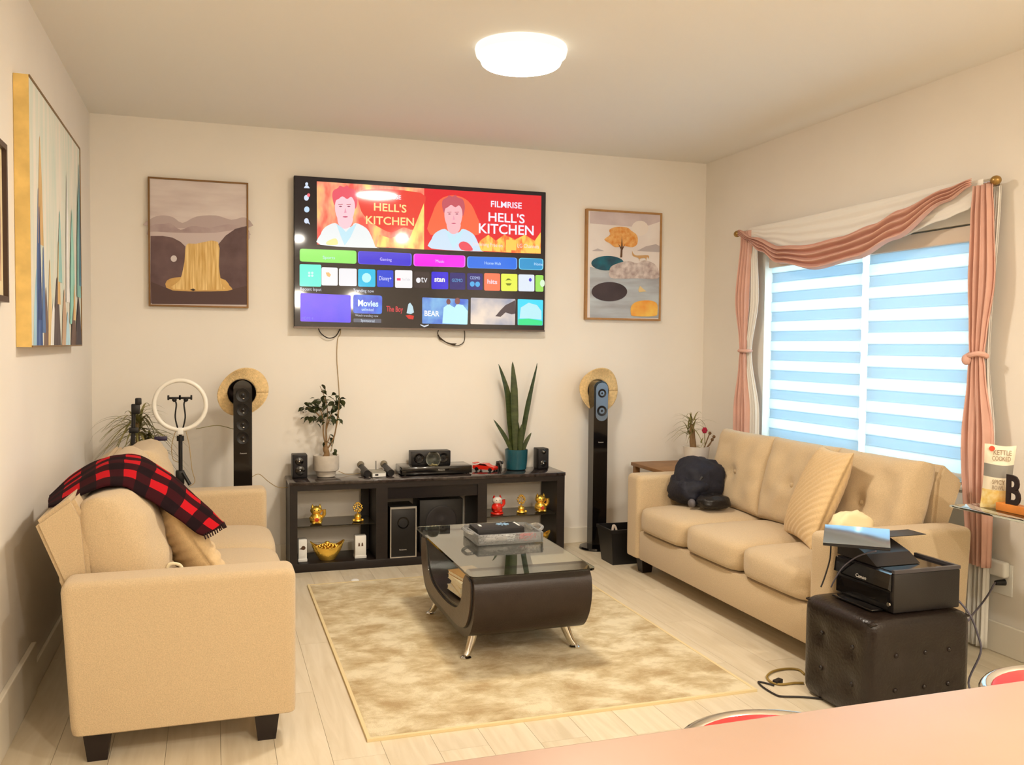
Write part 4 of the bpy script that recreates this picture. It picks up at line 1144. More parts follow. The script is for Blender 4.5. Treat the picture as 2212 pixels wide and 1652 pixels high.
for k in range(3):
    a = 2 * PI * k / 3 + 1.2
    MB().tube([(PS.x + .02 * math.cos(a), PS.y + .02 * math.sin(a), .50), (PS.x + .15 * math.cos(a), PS.y + .15 * math.sin(a), .008)], .009, 8).build('leg', M_BLACK, ps)

def spiky(parent, c, n, lmin, lmax, w, up, rnd, m, droop=1.0):
    f = MB()
    for k in range(n):
        a = rnd.uniform(0, 2 * PI); el_ = rnd.uniform(*up); L = rnd.uniform(lmin, lmax)
        d = Vector((math.cos(a) * math.cos(el_), math.sin(a) * math.cos(el_), math.sin(el_)))
        base = Vector(c) + Vector((rnd.uniform(-.015, .015), rnd.uniform(-.015, .015), rnd.uniform(-.09, .02)))
        pts = []
        for i in range(7):
            s = i / 6
            pts.append(base + d * (L * s) + Vector((0, 0, -droop * L * .55 * s * s)))
        sd_ = Vector((-math.sin(a), math.cos(a), 0))
        k0 = len(f.v)
        for i, p in enumerate(pts):
            s = i / 6; ww = w * (1 - s * .92)
            p.x = max(p.x, XL + .012); p.y = min(p.y, D - .012)
            f.v += [p - sd_ * ww, p + Vector((0, 0, -.25 * ww)), p + sd_ * ww]
        for i in range(6):
            q_ = k0 + i * 3
            f.f += [(q_, q_ + 1, q_ + 4, q_ + 3), (q_ + 1, q_ + 2, q_ + 5, q_ + 4)]
    return f
M_DRAC = mat('dracaena_leaf', (112, 112, 58), .5, rgb2=(150, 138, 84), vs=12)
dr = thing('corner_plant', 'spiky arching dracaena in the corner behind the checked-blanket sofa', 'plant', (-0.40, 5.57, 0))
MB().lathe([(.09, 0), (.11, .01), (.13, .22), (.125, .225), (.115, .20), (0, .195)], (-.40, 5.57, 0), 30).build('pot', mat('grey_pot', (150, 140, 124), .6), dr)
q = MB()
for (a, b, zz) in ((-.02, 0, .93), (.03, .01, .80), (-.05, .02, .78)):
    q.tube(bez([(-.40, 5.57, .19), (-.40 + a * .4, 5.57 + b, .5), (-.40 + a, 5.57 + b, zz)], 5), .011, 8)
q.build('stem', M_BARK, dr)
rnd2 = random.Random(11)
f = spiky(dr, (-.42, 5.57, .95), 66, .16, .34, .0095, (-.2, 1.1), rnd2, M_DRAC, 1.15)
f2 = spiky(dr, (-.36, 5.57, .86), 50, .14, .28, .009, (-.3, .9), rnd2, M_DRAC, 1.1)
f.add(f2.v, f2.f)
tag(f.build('foliage', M_DRAC, dr, ang=60), kind='stuff')
tag(MB().tube(bez([(-.10, 5.60, .885), (0.02, 5.58, .905), (.12, 5.555, .880)], 6), .0022, 6).build('leaf_stalk', M_DRAC, dr))

# ================================================================== TELEVISION
YT = 5.795                       # screen plane
def T(u, v, k=0.0):
    return at(u, v, y=YT - 0.0006 * k)
tvTL, tvBR = at(635, 378.5, y=YT), at(1175, 715, y=YT)
X0, X1, Z0, Z1 = tvTL.x, at(1179.6, 414, y=YT).x, at(637, 708, y=YT).z, tvTL.z
tv = thing('television', 'large wall-mounted television showing a red cooking-show menu screen', 'television', ((X0 + X1) / 2, YT, Z0))
MB().bx(X0, X1, YT + .0005, YT + .040, Z0, Z1, .004).build('housing', M_BLACK, tv)
MB().bx((X0 + X1) / 2 - .3, (X0 + X1) / 2 + .3, YT + .040, D - .0005, Z0 + .25, Z1 - .25).build('wall_bracket', M_BLACK, tv, False)
MB().bx(X0, X1, YT - .004, YT + .0003, Z0 - .001, Z0 + .010).build('bottom_bezel', mat('bezel_grey', (96, 84, 78), .3, metal=.5), tv, False)
scr_m = mat('screen_dark', (30, 22, 26), .05, emit=1.0, spec=.5)
screen = MB().bx(X0 + .004, X1 - .004, YT - .001, YT + .0004, Z0 + .011, Z1 - .004).build('screen', scr_m, tv, False)
def emat(rgb, s=1.0):
    return mat('scr_%d_%d_%d_%.2f' % (*rgb, s), rgb, .06, emit=s, spec=.5)
def tpoly(name, pts, rgb, k=2, s=1.05, m=None):
    if name in ('jacket', 'neck', 'face', 'hair', 'hair_streak', 'glow', 'red_cloud', 'hand', 'eye', 'mouth'):
        pts = smooth_poly(pts)
    P = [T(u, v, k) for u, v in pts]
    mb = MB(); n_ = len(P)
    mb.add(P, [tuple(range(n_))])
    return mb.build(name, m or emat(rgb, s), screen, False)
def Z(X, Y):                      # coordinates read off an enlarged view of the set
    return (620 + X / 3.8138, 360 + Y / 3.8138)
def rr(TLq, TRq, BRq, BLq, r=16, rad=(1, 1, 1, 1)):
    """rounded quad in enlarged coordinates"""
    q = [Vector(p) for p in (TLq, TRq, BRq, BLq)]; out = []
    for i in range(4):
        p = q[i]; a = (q[i - 1] - p).normalized(); b_ = (q[(i + 1) % 4] - p).normalized()
        R_ = r * rad[i]
        if R_ <= 0: out.append(p); continue
        for t_ in (0, .33, .66, 1):
            s0 = p + a * R_; s1 = p + b_ * R_
            out.append((s0 * (1 - t_) ** 2 + p * 2 * t_ * (1 - t_) + s1 * t_ ** 2))
    return [Z(*p) for p in out]
def flame_mat(name, c0, c1, c2, sc=4.0, th=.5):
    m = mat(name, c0, .06, emit=1.0, rgb2=c1, vs=sc, stretch=(1.6, 1, .7), detail=3)
    nt = m.node_tree
    r = [n_ for n_ in nt.nodes if n_.type == 'VALTORGB'][0].color_ramp
    r.elements[0].position = th - .12; r.elements[1].position = th + .02
    k = r.elements.new(min(.98, th + .14)); k.color = (*lin(c2), 1)
    return m
def tvtext(s, p0, p1, hpx, rgb, k=6, bold=0.0, st=1.1):
    a = T(*Z(*p0), k); b_ = T(*Z(*p1), k)
    up = T(*Z(p0[0], p0[1] - hpx), k) - a
    mb = text_on(MB(), s, a, b_, up, bold)
    return mb.build('lettering', emat(rgb, st), screen, False)
# hero banner
tpoly('banner', [Z(1130, 178), Z(2095, 240), Z(2090, 718), Z(1130, 682)], (235, 44, 52), 2, 1.0)
tpoly('banner', [Z(245, 120), Z(1130, 178), Z(1130, 682), Z(248, 640)], (240, 110, 90), 2, 1.0, flame_mat('flames_left', (248, 96, 84), (255, 170, 130), (255, 222, 130), 7.0, .52))
tpoly('glow', [Z(1180, 560), Z(1200, 380), Z(1260, 270), Z(1370, 235), Z(1490, 280), Z(1560, 400), Z(1580, 560)], (250, 108, 72), 3)
tpoly('red_cloud', [Z(630, 190), Z(1100, 215), Z(1128, 330), Z(1090, 440), Z(1040, 520), Z(960, 500), Z(860, 540), Z(760, 500), Z(660, 430), Z(600, 330)], (236, 70, 58), 3)
fm = flame_mat('flames_low', (238, 60, 44), (255, 140, 66), (255, 214, 96), 14.0, .42)
tpoly('flames', [Z(1560, 690), Z(1590, 610), Z(1660, 560), Z(1720, 610), Z(1790, 560), Z(1880, 600), Z(1960, 560), Z(2040, 610), Z(2090, 540), Z(2090, 716), Z(1820, 706)], (255, 140, 60), 3, 1.0, fm)
tpoly('flames', [Z(740, 655), Z(760, 560), Z(850, 590), Z(930, 560), Z(1010, 590), Z(1080, 420), Z(1128, 300), Z(1128, 681)], (255, 190, 110), 4, 1.0, flame_mat('flames_mid', (255, 150, 92), (255, 196, 120), (255, 240, 130), 10.0, .45))
# two plain chef figures
def chef(cx_, top, sc, jacket, skin, hair, k):
    J = lambda a, b_: Z(cx_ + a * sc, top + b_ * sc)
    tpoly('jacket', [J(-190, 465), J(-188, 380), J(-150, 320), J(-70, 285), J(-20, 320), J(60, 318), J(100, 285), J(190, 330), J(232, 400), J(262, 480), J(260, 492)], jacket, k)
    tpoly('collar', [J(-60, 290), J(-18, 318), J(20, 360), J(60, 318), J(110, 288), J(60, 400), J(10, 470), J(-20, 400)], (196, 232, 244), k + 1)
    tpoly('neck', [J(-42, 230), J(72, 232), J(66, 300), J(30, 330), J(-10, 328), J(-40, 296)], skin, k + 1)
    tpoly('face', [J(-62, 90), J(-70, 170), J(-52, 240), J(-20, 280), J(30, 288), J(72, 250), J(92, 180), J(96, 100), J(60, 70), J(-30, 66)], skin, k + 2)
    tpoly('hair', [J(-74, 140), J(-92, 70), J(-84, 20), J(-44, -4), J(-30, -22), J(4, -10), J(30, -26), J(50, -2), J(96, 14), J(116, 70), J(112, 130), J(98, 170), J(90, 110), J(64, 70), J(30, 88), J(-8, 66), J(-40, 88), J(-62, 100)], hair, k + 3)
    for ex_ in (-24, 44):
        tpoly('eye', [J(ex_ - 14, 150), J(ex_, 144), J(ex_ + 14, 150), J(ex_, 155)], (150, 70, 96), k + 4)
        tpoly('brow', [J(ex_ - 20, 132), J(ex_ + 18, 128), J(ex_ + 18, 135), J(ex_ - 18, 138)], (200, 110, 120), k + 4)
    tpoly('nose', [J(14, 160), J(26, 200), J(6, 204)], (236, 160, 180), k + 4)
    tpoly('mouth', [J(-8, 234), J(16, 229), J(38, 234), J(16, 241)], (206, 90, 120), k + 4)
    pass
chef(465, 178, 1.0, (236, 240, 240), (250, 206, 214), (236, 92, 108), 5)
chef(1360, 255, .90, (206, 226, 244), (246, 186, 190), (200, 90, 100), 5)
tpoly('hand', [Z(1415, 640), Z(1450, 615), Z(1500, 635), Z(1530, 690), Z(1440, 686)], (236, 80, 96), 8)
tpoly('hand', [Z(330, 615), Z(400, 590), Z(420, 630), Z(400, 644), Z(330, 642)], (252, 236, 160), 8)
tvtext('FILMRISE', (758, 262), (940, 270), 34, (250, 226, 240), bold=.02)
tvtext("HELL'S", (716, 360), (984, 378), 66, (252, 226, 150), bold=.015)
tvtext('KITCHEN', (650, 470), (1046, 486), 66, (252, 222, 148), bold=.015)
tvtext('FILMRISE', (1680, 330), (1934, 345), 50, (236, 228, 246), bold=.02)
tvtext("HELL'S", (1660, 448), (1958, 466), 76, (240, 234, 250), bold=.015)
tvtext('KITCHEN', (1580, 545), (2032, 564), 80, (240, 234, 250), bold=.015)
tvtext('Streaming Free on', (1530, 648), (1775, 664), 30, (248, 214, 214))
tpoly('channel_icon', rr((1805, 600), (1890, 606), (1888, 690), (1802, 684), 8), (255, 206, 90), 6)
tvtext('LG Channels', (1900, 665), (2075, 674), 32, (246, 224, 220))
# side icons
def disc(X, Y, rx, ry, rgb, k=3):
    tpoly('icon', [Z(X + rx * math.cos(2 * PI * i / 14), Y + ry * math.sin(2 * PI * i / 14)) for i in range(14)], rgb, k)
disc(162, 142, 12, 14, (214, 226, 244)); tpoly('icon', [Z(138, 176), Z(150, 156), Z(174, 156), Z(188, 178)], (214, 226, 244), 3)
disc(160, 256, 20, 24, (214, 226, 244)); disc(178, 234, 13, 15, (250, 110, 120), 4)
disc(163, 352, 22, 25, (196, 222, 244)); disc(160, 446, 19, 22, (214, 226, 250)); tpoly('icon', [Z(166, 460), Z(180, 452), Z(190, 478)], (214, 226, 250), 3)
# category buttons
for q_, rgb, tx_, p0, p1, ed in [
        (((105, 675), (572, 692), (572, 800), (105, 780)), (150, 236, 110), 'Sports', (295, 758), (395, 762), None),
        (((585, 694), (1028, 714), (1026, 818), (585, 800)), (54, 44, 214), 'Gaming', (765, 772), (862, 778), (110, 100, 250)),
        (((1042, 716), (1470, 732), (1468, 830), (1042, 818)), (244, 10, 232), 'Music', (1225, 788), (1295, 792), (255, 120, 250)),
        (((1484, 738), (1896, 750), (1896, 846), (1484, 834)), (24, 112, 232), 'Home Hub', (1628, 804), (1762, 810), (110, 170, 250)),
        (((1910, 750), (2112, 758), (2110, 852), (1910, 846)), (44, 150, 206), 'Home', (2036, 812), (2108, 816), (120, 220, 240))]:
    if ed:
        tpoly('button_edge', rr(*q_, 22), ed, 2)
        c_ = sum((Vector(p) for p in q_), Vector((0, 0))) / 4
        q_ = [c_ + (Vector(p) - c_) * (1 - 8 / max(30, (Vector(p) - c_).length)) for p in q_]
    tpoly('button', rr(*q_, 20), rgb, 3)
    tvtext(tx_, p0, p1, 24, (196, 226, 250) if rgb[1] > 60 else (216, 206, 250))
# app tiles
tiles = [((104, 802, 282, 988), (110, 250, 220)), ((284, 828, 418, 980), (240, 240, 242)), ((428, 836, 574, 984), (236, 236, 240)), ((586, 842, 728, 990), (0, 190, 232)),
         ((742, 850, 876, 992), (8, 64, 214)), ((890, 850, 1032, 1000), (242, 240, 242)), ((1046, 862, 1174, 1000), (52, 42, 46)), ((1190, 864, 1328, 1010), (44, 30, 216)),
         ((1342, 872, 1468, 1014), (6, 10, 110)), ((1484, 876, 1612, 1016), (10, 14, 112)), ((1624, 876, 1756, 1022), (255, 120, 84)), ((1764, 880, 1898, 1026), (232, 240, 84)),
         ((1906, 886, 2038, 1028), (222, 232, 244)), ((2046, 892, 2112, 1030), (160, 226, 96))]
for (a, b_, c_, d_), rgb in tiles:
    tpoly('app_tile', rr((a, b_), (c_, b_ + (c_ - a) * .03), (c_, d_), (a, d_ - (c_ - a) * .02), 12), rgb, 3)
for (X, Y) in ((183, 874), (208, 874), (183, 898), (208, 898)):
    disc(X, Y, 10, 10, (206, 250, 240), 5)
tvtext('Disney+', (760, 935), (860, 938), 34, (226, 232, 250))
disc(655, 915, 38, 40, (180, 246, 246), 5)
tpoly('mark', [Z(905, 918), Z(936, 919), Z(936, 938), Z(905, 937)], (248, 60, 110), 5)
tvtext('YouTube', (944, 936), (1014, 938), 20, (196, 196, 204))
tvtext('tv', (1104, 952), (1156, 954), 44, (236, 236, 240)); disc(1082, 935, 19, 22, (236, 236, 240), 5)
tvtext('stan', (1214, 946), (1300, 948), 36, (244, 240, 226), bold=.03)
tvtext('GIZMO', (1358, 948), (1446, 950), 26, (96, 170, 220))
tvtext('COSMO', (1508, 926), (1590, 929), 24, (186, 206, 244)); disc(1526, 966, 20, 22, (70, 170, 230), 5); disc(1570, 968, 20, 22, (70, 170, 230), 5)
tvtext('hits', (1650, 962), (1732, 966), 36, (255, 206, 216), bold=.03)
tpoly('mark', [Z(1800, 938), Z(1815, 922), Z(1830, 920), Z(1852, 938), Z(1830, 934)], (110, 120, 20), 5); tpoly('mark', [Z(1800, 960), Z(1852, 960), Z(1838, 978), Z(1814, 978)], (110, 120, 20), 5)
disc(2004, 932, 12, 14, (70, 60, 200), 5)
disc(2104, 960, 20, 30, (220, 246, 210), 5)
tpoly('mark', [Z(318, 872), Z(345, 870), Z(362, 890), Z(350, 910), Z(330, 900)], (252, 190, 120), 5)
tvtext('Recent Input', (108, 1018), (284, 1024), 26, (206, 214, 232)); tvtext('Trending now', (545, 1030), (716, 1037), 26, (206, 214, 232))
tpoly('thumbnail', rr((110, 1040), (526, 1058), (526, 1284), (110, 1274), 12), (58, 42, 230), 3, 1.0, mat('thumb_blue', (40, 36, 236), .2, emit=1.0, rgb2=(112, 60, 244), vs=3.0))
tvtext('HDMI 4', (122, 1258), (215, 1262), 24, (120, 120, 250))
tpoly('thumbnail', rr((545, 1052), (784, 1062), (782, 1214), (545, 1206), 20), (20, 40, 220), 3, 1.0, mat('thumb_ocean', (10, 24, 200), .2, emit=1.0, rgb2=(40, 130, 246), vs=9.0))
tvtext('Movies', (585, 1146), (752, 1152), 50, (206, 232, 246), bold=.03); tvtext('unlimited', (616, 1186), (712, 1190), 24, (206, 232, 246))
tvtext('Watch trending now', (562, 1232), (752, 1238), 18, (196, 200, 214))
tpoly('thumbnail', rr((548, 1250), (776, 1254), (776, 1286), (548, 1280), 4), (92, 96, 112), 3)
tvtext('Sponsored', (608, 1276), (720, 1282), 22, (206, 220, 236))
tvtext('The Boy', (818, 1190), (955, 1196), 44, (206, 60, 70), bold=.02)
tpoly('figure', [Z(985, 1206), Z(1000, 1130), Z(1015, 1120), Z(1036, 1150), Z(1046, 1200), Z(1020, 1214)], (190, 220, 230), 4)
tpoly('figure', [Z(976, 1225), Z(1010, 1220), Z(1046, 1228), Z(1040, 1258), Z(1000, 1252)], (214, 40, 36), 4)
tpoly('thumbnail', rr((1114, 1076), (1494, 1092), (1486, 1300), (1114, 1292), 8), (20, 60, 210), 3, 1.0, mat('thumb_kitchen', (14, 50, 206), .2, emit=1.0, rgb2=(150, 214, 246), vs=6.0))
tpoly('figure', [Z(1280, 1290), Z(1290, 1160), Z(1330, 1130), Z(1380, 1160), Z(1400, 1130), Z(1450, 1140), Z(1490, 1190), Z(1486, 1298)], (190, 240, 246), 4)
disc(1330, 1112, 18, 24, (120, 70, 76), 5); disc(1404, 1106, 22, 28, (130, 76, 80), 5)
tvtext('BEAR', (1132, 1228), (1256, 1232), 44, (236, 238, 246), bold=.03)
tpoly('thumbnail', rr((1514, 1078), (1882, 1090), (1878, 1304), (1512, 1296), 8), (214, 200, 196), 3, 1.0, mat('thumb_clouds', (120, 140, 176), .2, emit=1.0, rgb2=(246, 226, 206), vs=4.5))
tpoly('figure', [Z(1716, 1232), Z(1760, 1180), Z(1800, 1140), Z(1860, 1110), Z(1880, 1100), Z(1880, 1210), Z(1850, 1216), Z(1800, 1200), Z(1760, 1236)], (74, 60, 66), 4)
tpoly('thumbnail', rr((1900, 1090), (2110, 1098), (2106, 1308), (1900, 1304), 8), (70, 220, 246), 3)
tpoly('figure', [Z(1905, 1304), Z(1905, 1256), Z(1990, 1250), Z(2104, 1270), Z(2102, 1306)], (56, 226, 140), 4)
tpoly('figure', [Z(1916, 1250), Z(1926, 1160), Z(1990, 1120), Z(2060, 1140), Z(2096, 1190), Z(2096, 1260), Z(2000, 1250)], (186, 236, 244), 4)
tpoly('chevron', [Z(1098, 1296), Z(1130, 1310), Z(1168, 1298), Z(1166, 1308), Z(1132, 1322), Z(1100, 1306)], (214, 220, 230), 4)

# cords at the television
def cord(label, pts, r, m, name='cord', nseg=6):
    return tag(MB().tube(bez(pts, nseg), r, 7).build(name, m, None, ang=180), label, 'cord')
W_ = D - .006
cord('black cord hanging in a loop below the television above the bonsai', [at(u, v, y=W_ - .02) for u, v in ((687, 706), (692, 718), (704, 728), (715, 730), (726, 725), (735, 710))], .0035, M_CORD)
cord('thin pale cord running from the television down the wall to the bonsai', [at(u, v, y=W_) for u, v in ((736, 708), (735, 722), (729, 735), (728, 780), (731, 820), (733, 860), (731, 900), (722, 945), (715, 975))], .0024, M_CORDB)
cord('bundled dark cord hanging under the television toward the right end', [at(u, v, y=W_ - .01) for u, v in ((948, 712), (946, 722), (958, 736), (975, 744), (990, 746), (1002, 738), (1004, 720), (1002, 712))], .003, mat('cord_brown', (70, 58, 46), .5))
q = MB()
for k in range(5):
    q.tube([at(945 + k, 724 + 2 * k, y=W_ - .012), at(962 + 2 * k, 738 + k, y=W_ - .014), at(982 + k, 746 - k, y=W_ - .012)], .0022, 6)
tag(q.build('cord_bundle', mat('cord_brown'), None), 'knotted bundle of dark cord folded against the wall below the television', 'cord')
cord('thin cord running between the hatted tower speaker and the media cabinet', [Vector((.2142, 5.53, .60)), at(560, 1024, y=5.60), at(580, 1040, y=5.65), at(600, 1052, y=5.69), Vector((.4335, 5.70, .50))], .0022, M_CORDB)
cord('thin cord lying on the cabinet top between the white pot and the microphones', [(0.752, 5.74, CZ + .030), (0.80, 5.76, CZ + .008), (0.85, 5.77, CZ + .004), (0.94, 5.78, CZ + .012)], .0022, M_CORDB)

# ================================================================== PICTURES
def wall_print(parent, plane, k0, polys, prefix):
    for i, (nm, pts, m_) in enumerate(polys):
        if nm in ('crown', 'boulder', 'deer', 'waterfall', 'fall_pool', 'far_hills', 'mid_hills', 'mist'):
            pts = smooth_poly(pts)
        P = [plane(u, v, k0 + i) for u, v in pts]
        MB().add(P, [tuple(range(len(P)))]).build(nm, m_, parent, False)
def framed(label, cx0, cx1, z0, z1, y_face, fw, m_frame, name='framed_picture'):
    t = thing(name, label, 'picture', ((cx0 + cx1) / 2, y_face, z0))
    q = MB()
    for (a, b_, c_, d_) in ((cx0, cx1, z1 - fw, z1), (cx0, cx1, z0, z0 + fw), (cx0, cx0 + fw, z0 + fw, z1 - fw), (cx1 - fw, cx1, z0 + fw, z1 - fw)):
        q.bx(a, b_, y_face, D - .001, c_, d_)
    q.build('frame', m_frame, t, False)
    return t
YP = D - .034
A1 = at(318, 381, y=YP); A2 = at(537, 661, y=YP); A3 = at(536, 391, y=YP)
x0, x1, z0, z1 = A1.x + .003, A2.x, at(325, 661, y=YP).z, A1.z
f1 = framed('framed print of a golden waterfall among dark misty hills', x0, x1, z0, z1, YP, .010, mat('bronze_frame', (120, 88, 50), .35, metal=.5))
cv = MB().bx(x0 + .0102, x1 - .0102, YP + .006, D - .002, z0 + .0102, z1 - .0102).build('canvas', mat('mist_sky', (206, 190, 186), .7, rgb2=(226, 214, 208), vs=5, stretch=(.6, 1, 3)), f1, False)
def Q(X, Y): return (0 + X / 2.36, 100 + Y / 2.36)
pl1 = lambda u, v, k: at(u, v, y=YP + .0055 - .0004 * k)
mm = lambda n_, c_, c2=None, vs=8, st=None: mat(n_, c_, .7, rgb2=c2, vs=vs, stretch=st) if c2 else mat(n_, c_, .7)
wall_print(cv, pl1, 0, [
    ('far_hills', [Q(768, 920), Q(768, 880), Q(820, 862), Q(880, 870), Q(930, 900), Q(1000, 868), Q(1100, 862), Q(1180, 884), Q(1250, 872), Q(1254, 930)], mm('hill_pale', (188, 170, 168))),
    ('mid_hills', [Q(768, 975), Q(768, 915), Q(840, 905), Q(870, 902), Q(920, 935), Q(980, 915), Q(1060, 925), Q(1130, 912), Q(1180, 908), Q(1254, 925), Q(1256, 975), Q(1000, 985)], mm('hill_mid', (164, 142, 142), (196, 178, 176), 6)),
    ('mist', [Q(768, 970), Q(768, 945), Q(900, 950), Q(1100, 950), Q(1254, 930), Q(1258, 1000), Q(1100, 1030), Q(950, 1030), Q(860, 985)], mm('mist', (206, 190, 188))),
    ('dark_hill', [Q(768, 1312), Q(768, 966), Q(830, 966), Q(880, 975), Q(920, 996), Q(945, 1020), Q(945, 1110), Q(925, 1200), Q(860, 1240)], mm('hill_dark', (96, 74, 76), (120, 96, 96), 9)),
    ('dark_hill', [Q(1258, 916), Q(1200, 930), Q(1150, 965), Q(1112, 1010), Q(1112, 1100), Q(1125, 1200), Q(1160, 1250), Q(1266, 1290)], mm('hill_dark2', (92, 70, 72), (112, 90, 90), 9)),
    ('lake', [Q(770, 1200), Q(860, 1236), Q(1165, 1242), Q(1262, 1220), Q(1264, 1317), Q(774, 1312)], mm('lake_dark', (88, 66, 64))),
    ('fall_pool', [Q(850, 1195), Q(930, 1175), Q(1120, 1180), Q(1170, 1220), Q(1160, 1246), Q(880, 1244)], mm('pool_gold', (226, 184, 110), (196, 150, 90), 10)),
    ('waterfall', [Q(950, 1012), Q(1000, 1006), Q(1110, 996), Q(1116, 1120), Q(1128, 1210), Q(1130, 1240), Q(880, 1236), Q(918, 1190), Q(940, 1100)], mm('fall_gold', (206, 160, 84), (246, 216, 150), 10, (8, 1, .5))),
    ('moon', [Q(886 + 16 * math.cos(k * PI / 6), 1082 + 17 * math.sin(k * PI / 6)) for k in range(12)], mm('moon', (216, 206, 206))),
    ('boat', [Q(968, 1240), Q(985, 1234), Q(998, 1242), Q(985, 1247)], mm('boat', (60, 44, 36))),
], 'w')
A1 = at(1266, 450, y=YP); A2 = at(1428, 690, y=YP)
x0, x1, z0, z1 = at(1266, 570, y=YP).x, at(1429, 570, y=YP).x, at(1266, 690, y=YP).z, A1.z
f2 = framed('framed print of an orange tree, boulders and a deer over still water', x0, x1, z0, z1, YP, .014, mat('oak_frame', (172, 128, 78), .5, var=.1, vs=20))
cv = MB().bx(x0 + .0142, x1 - .0142, YP + .006, D - .002, z0 + .0142, z1 - .0142).build('canvas', mat('pale_sky', (228, 216, 210), .7, rgb2=(240, 232, 226), vs=3), f2, False)
def R2(X, Y): return (1200 + X / 3.1778, 400 + Y / 3.1769)
pl2 = lambda u, v, k: at(u, v, y=YP + .0055 - .0004 * k)
ov = lambda cx_, cy_, rx, ry, n_=18: [R2(cx_ + rx * math.cos(2 * PI * k / n_), cy_ + ry * math.sin(2 * PI * k / n_)) for k in range(n_)]
wall_print(cv, pl2, 0, [
    ('dusk_sky', [R2(236, 180), R2(716, 194), R2(716, 250), R2(600, 290), R2(236, 262)], mm('dusk', (196, 178, 178), (216, 200, 198), 5)),
    ('water', [R2(236, 560), R2(500, 620), R2(716, 610), R2(716, 912), R2(236, 910)], mm('lake_grey', (164, 164, 170), (196, 206, 212), 5, (.5, 1, 3))),
    ('moon', ov(580, 295, 58, 52), mm('moon_pale', (238, 226, 216))),
    ('hill', [R2(560, 450), R2(620, 420), R2(690, 404), R2(716, 418), R2(716, 460)], mm('hill_grey', (188, 178, 178))),
    ('hill', [R2(250, 450), R2(290, 434), R2(335, 452)], MATS['hill_grey'] if 'hill_grey' in MATS else mm('hill_grey', (188, 178, 178))),
    ('crown', [R2(335, 372), R2(375, 340), R2(370, 305), R2(420, 286), R2(490, 290), R2(520, 312), R2(560, 345), R2(562, 400), R2(530, 425), R2(470, 418), R2(410, 425), R2(375, 400)], mm('tree_orange', (222, 142, 62), (240, 190, 120), 30)),
    ('trunk', [R2(444, 495), R2(448, 440), R2(430, 400), R2(450, 425), R2(455, 345), R2(462, 425), R2(480, 400), R2(460, 445), R2(458, 495)], mm('tree_trunk', (96, 66, 44))),
    ('boulder', ov(358, 535, 112, 50), mm('stone_teal', (44, 56, 72), (34, 110, 128), 9)),
    ('boulder', [R2(368, 600), R2(380, 560), R2(430, 535), R2(500, 520), R2(560, 535), R2(610, 515), R2(680, 540), R2(708, 590), R2(700, 640), R2(560, 640), R2(400, 640), R2(368, 620)], mm('stone_pale', (170, 150, 146), (226, 214, 208), 22)),
    ('deer', [R2(526, 450), R2(536, 470), R2(560, 482), R2(636, 480), R2(638, 505), R2(628, 492), R2(622, 520), R2(616, 500), R2(580, 504), R2(576, 525), R2(570, 500), R2(540, 490), R2(528, 480)], mm('deer_gold', (206, 164, 112))),
    ('boulder', ov(370, 730, 122, 66), mm('stone_black', (62, 52, 56), (78, 66, 70), 6)),
    ('sail_boat', [R2(568, 720), R2(580, 690), R2(604, 712), R2(624, 728), R2(575, 734)], mm('boat_gold', (232, 206, 150))),
    ('boulder', [R2(518, 880), R2(520, 830), R2(560, 798), R2(640, 790), R2(695, 810), R2(700, 870), R2(680, 898), R2(540, 898)], mm('stone_amber', (240, 150, 60), (252, 206, 100), 8)),
], 't')
# big streaked canvas on the left wall
cx = XL + .052
cv0, cv1 = 3.715, 5.03
bz0, bz1 = 1.372, 2.368
bc = thing('canvas_painting', 'large abstract canvas of teal, gold and navy streaks with gilded edges', 'painting', (XL + .03, (cv0 + cv1) / 2, bz0))
MB().bx(XL + .001, cx - .0005, cv0, cv1, bz0, bz1).build('stretcher', mat('gilt', (230, 196, 118), .45, metal=.25, var=.12, vs=14), bc, False)
art = MB().bx(cx - .0004, cx, cv0 + .004, cv1 - .004, bz0 + .004, bz1 - .008).build('canvas', mat('canvas_wash', (238, 230, 216), .75, rgb2=(212, 222, 208), vs=7, stretch=(1, 2.2, .30)), bc, False)
q = MB()
q.bx(cx - .0004, cx + .004, cv0, cv1, bz1 - .008, bz1); q.bx(cx - .0004, cx + .004, cv1 - .006, cv1, bz0, bz1 - .008); q.bx(cx - .0004, cx + .004, cv0, cv1, bz0 - .001, bz0 + .006)
q.build('edge_strip', mat('dark_gilt', (128, 96, 50), .4, metal=.4), bc, False)
def S(f_, g_): return (cv0 + .004 + f_ * (cv1 - cv0 - .008), bz0 + .006 + g_ * (bz1 - bz0 - .016))
strk = [(.02, .14, 0, .30, (150, 190, 208)), (.07, .17, .0, .62, (56, 84, 140)), (.11, .20, .40, .83, (196, 160, 104)), (.10, .16, .10, .55, (40, 60, 110)), (.19, .27, 0, .24, (104, 84, 78)),
        (.16, .22, .05, .40, (70, 100, 150)), (.26, .34, 0, .36, (212, 184, 130)), (.30, .42, .0, .20, (226, 226, 222)), (.36, .50, .0, .30, (70, 60, 60)), (.44, .50, .18, .46, (206, 168, 104)), (.46, .54, .28, .60, (150, 196, 190)),
        (.52, .64, 0, .26, (186, 156, 128)), (.60, .70, 0, .16, (168, 206, 222)), (.62, .70, .2, .8, (236, 232, 224)), (.70, .84, .10, .66, (142, 200, 186)), (.72, .86, .0, .20, (92, 70, 62)), (.78, .84, .12, .30, (204, 168, 110)),
        (.84, .99, .0, .25, (56, 50, 58)), (.88, .98, .24, .80, (120, 176, 170)), (.93, .99, .30, .92, (70, 116, 140))]
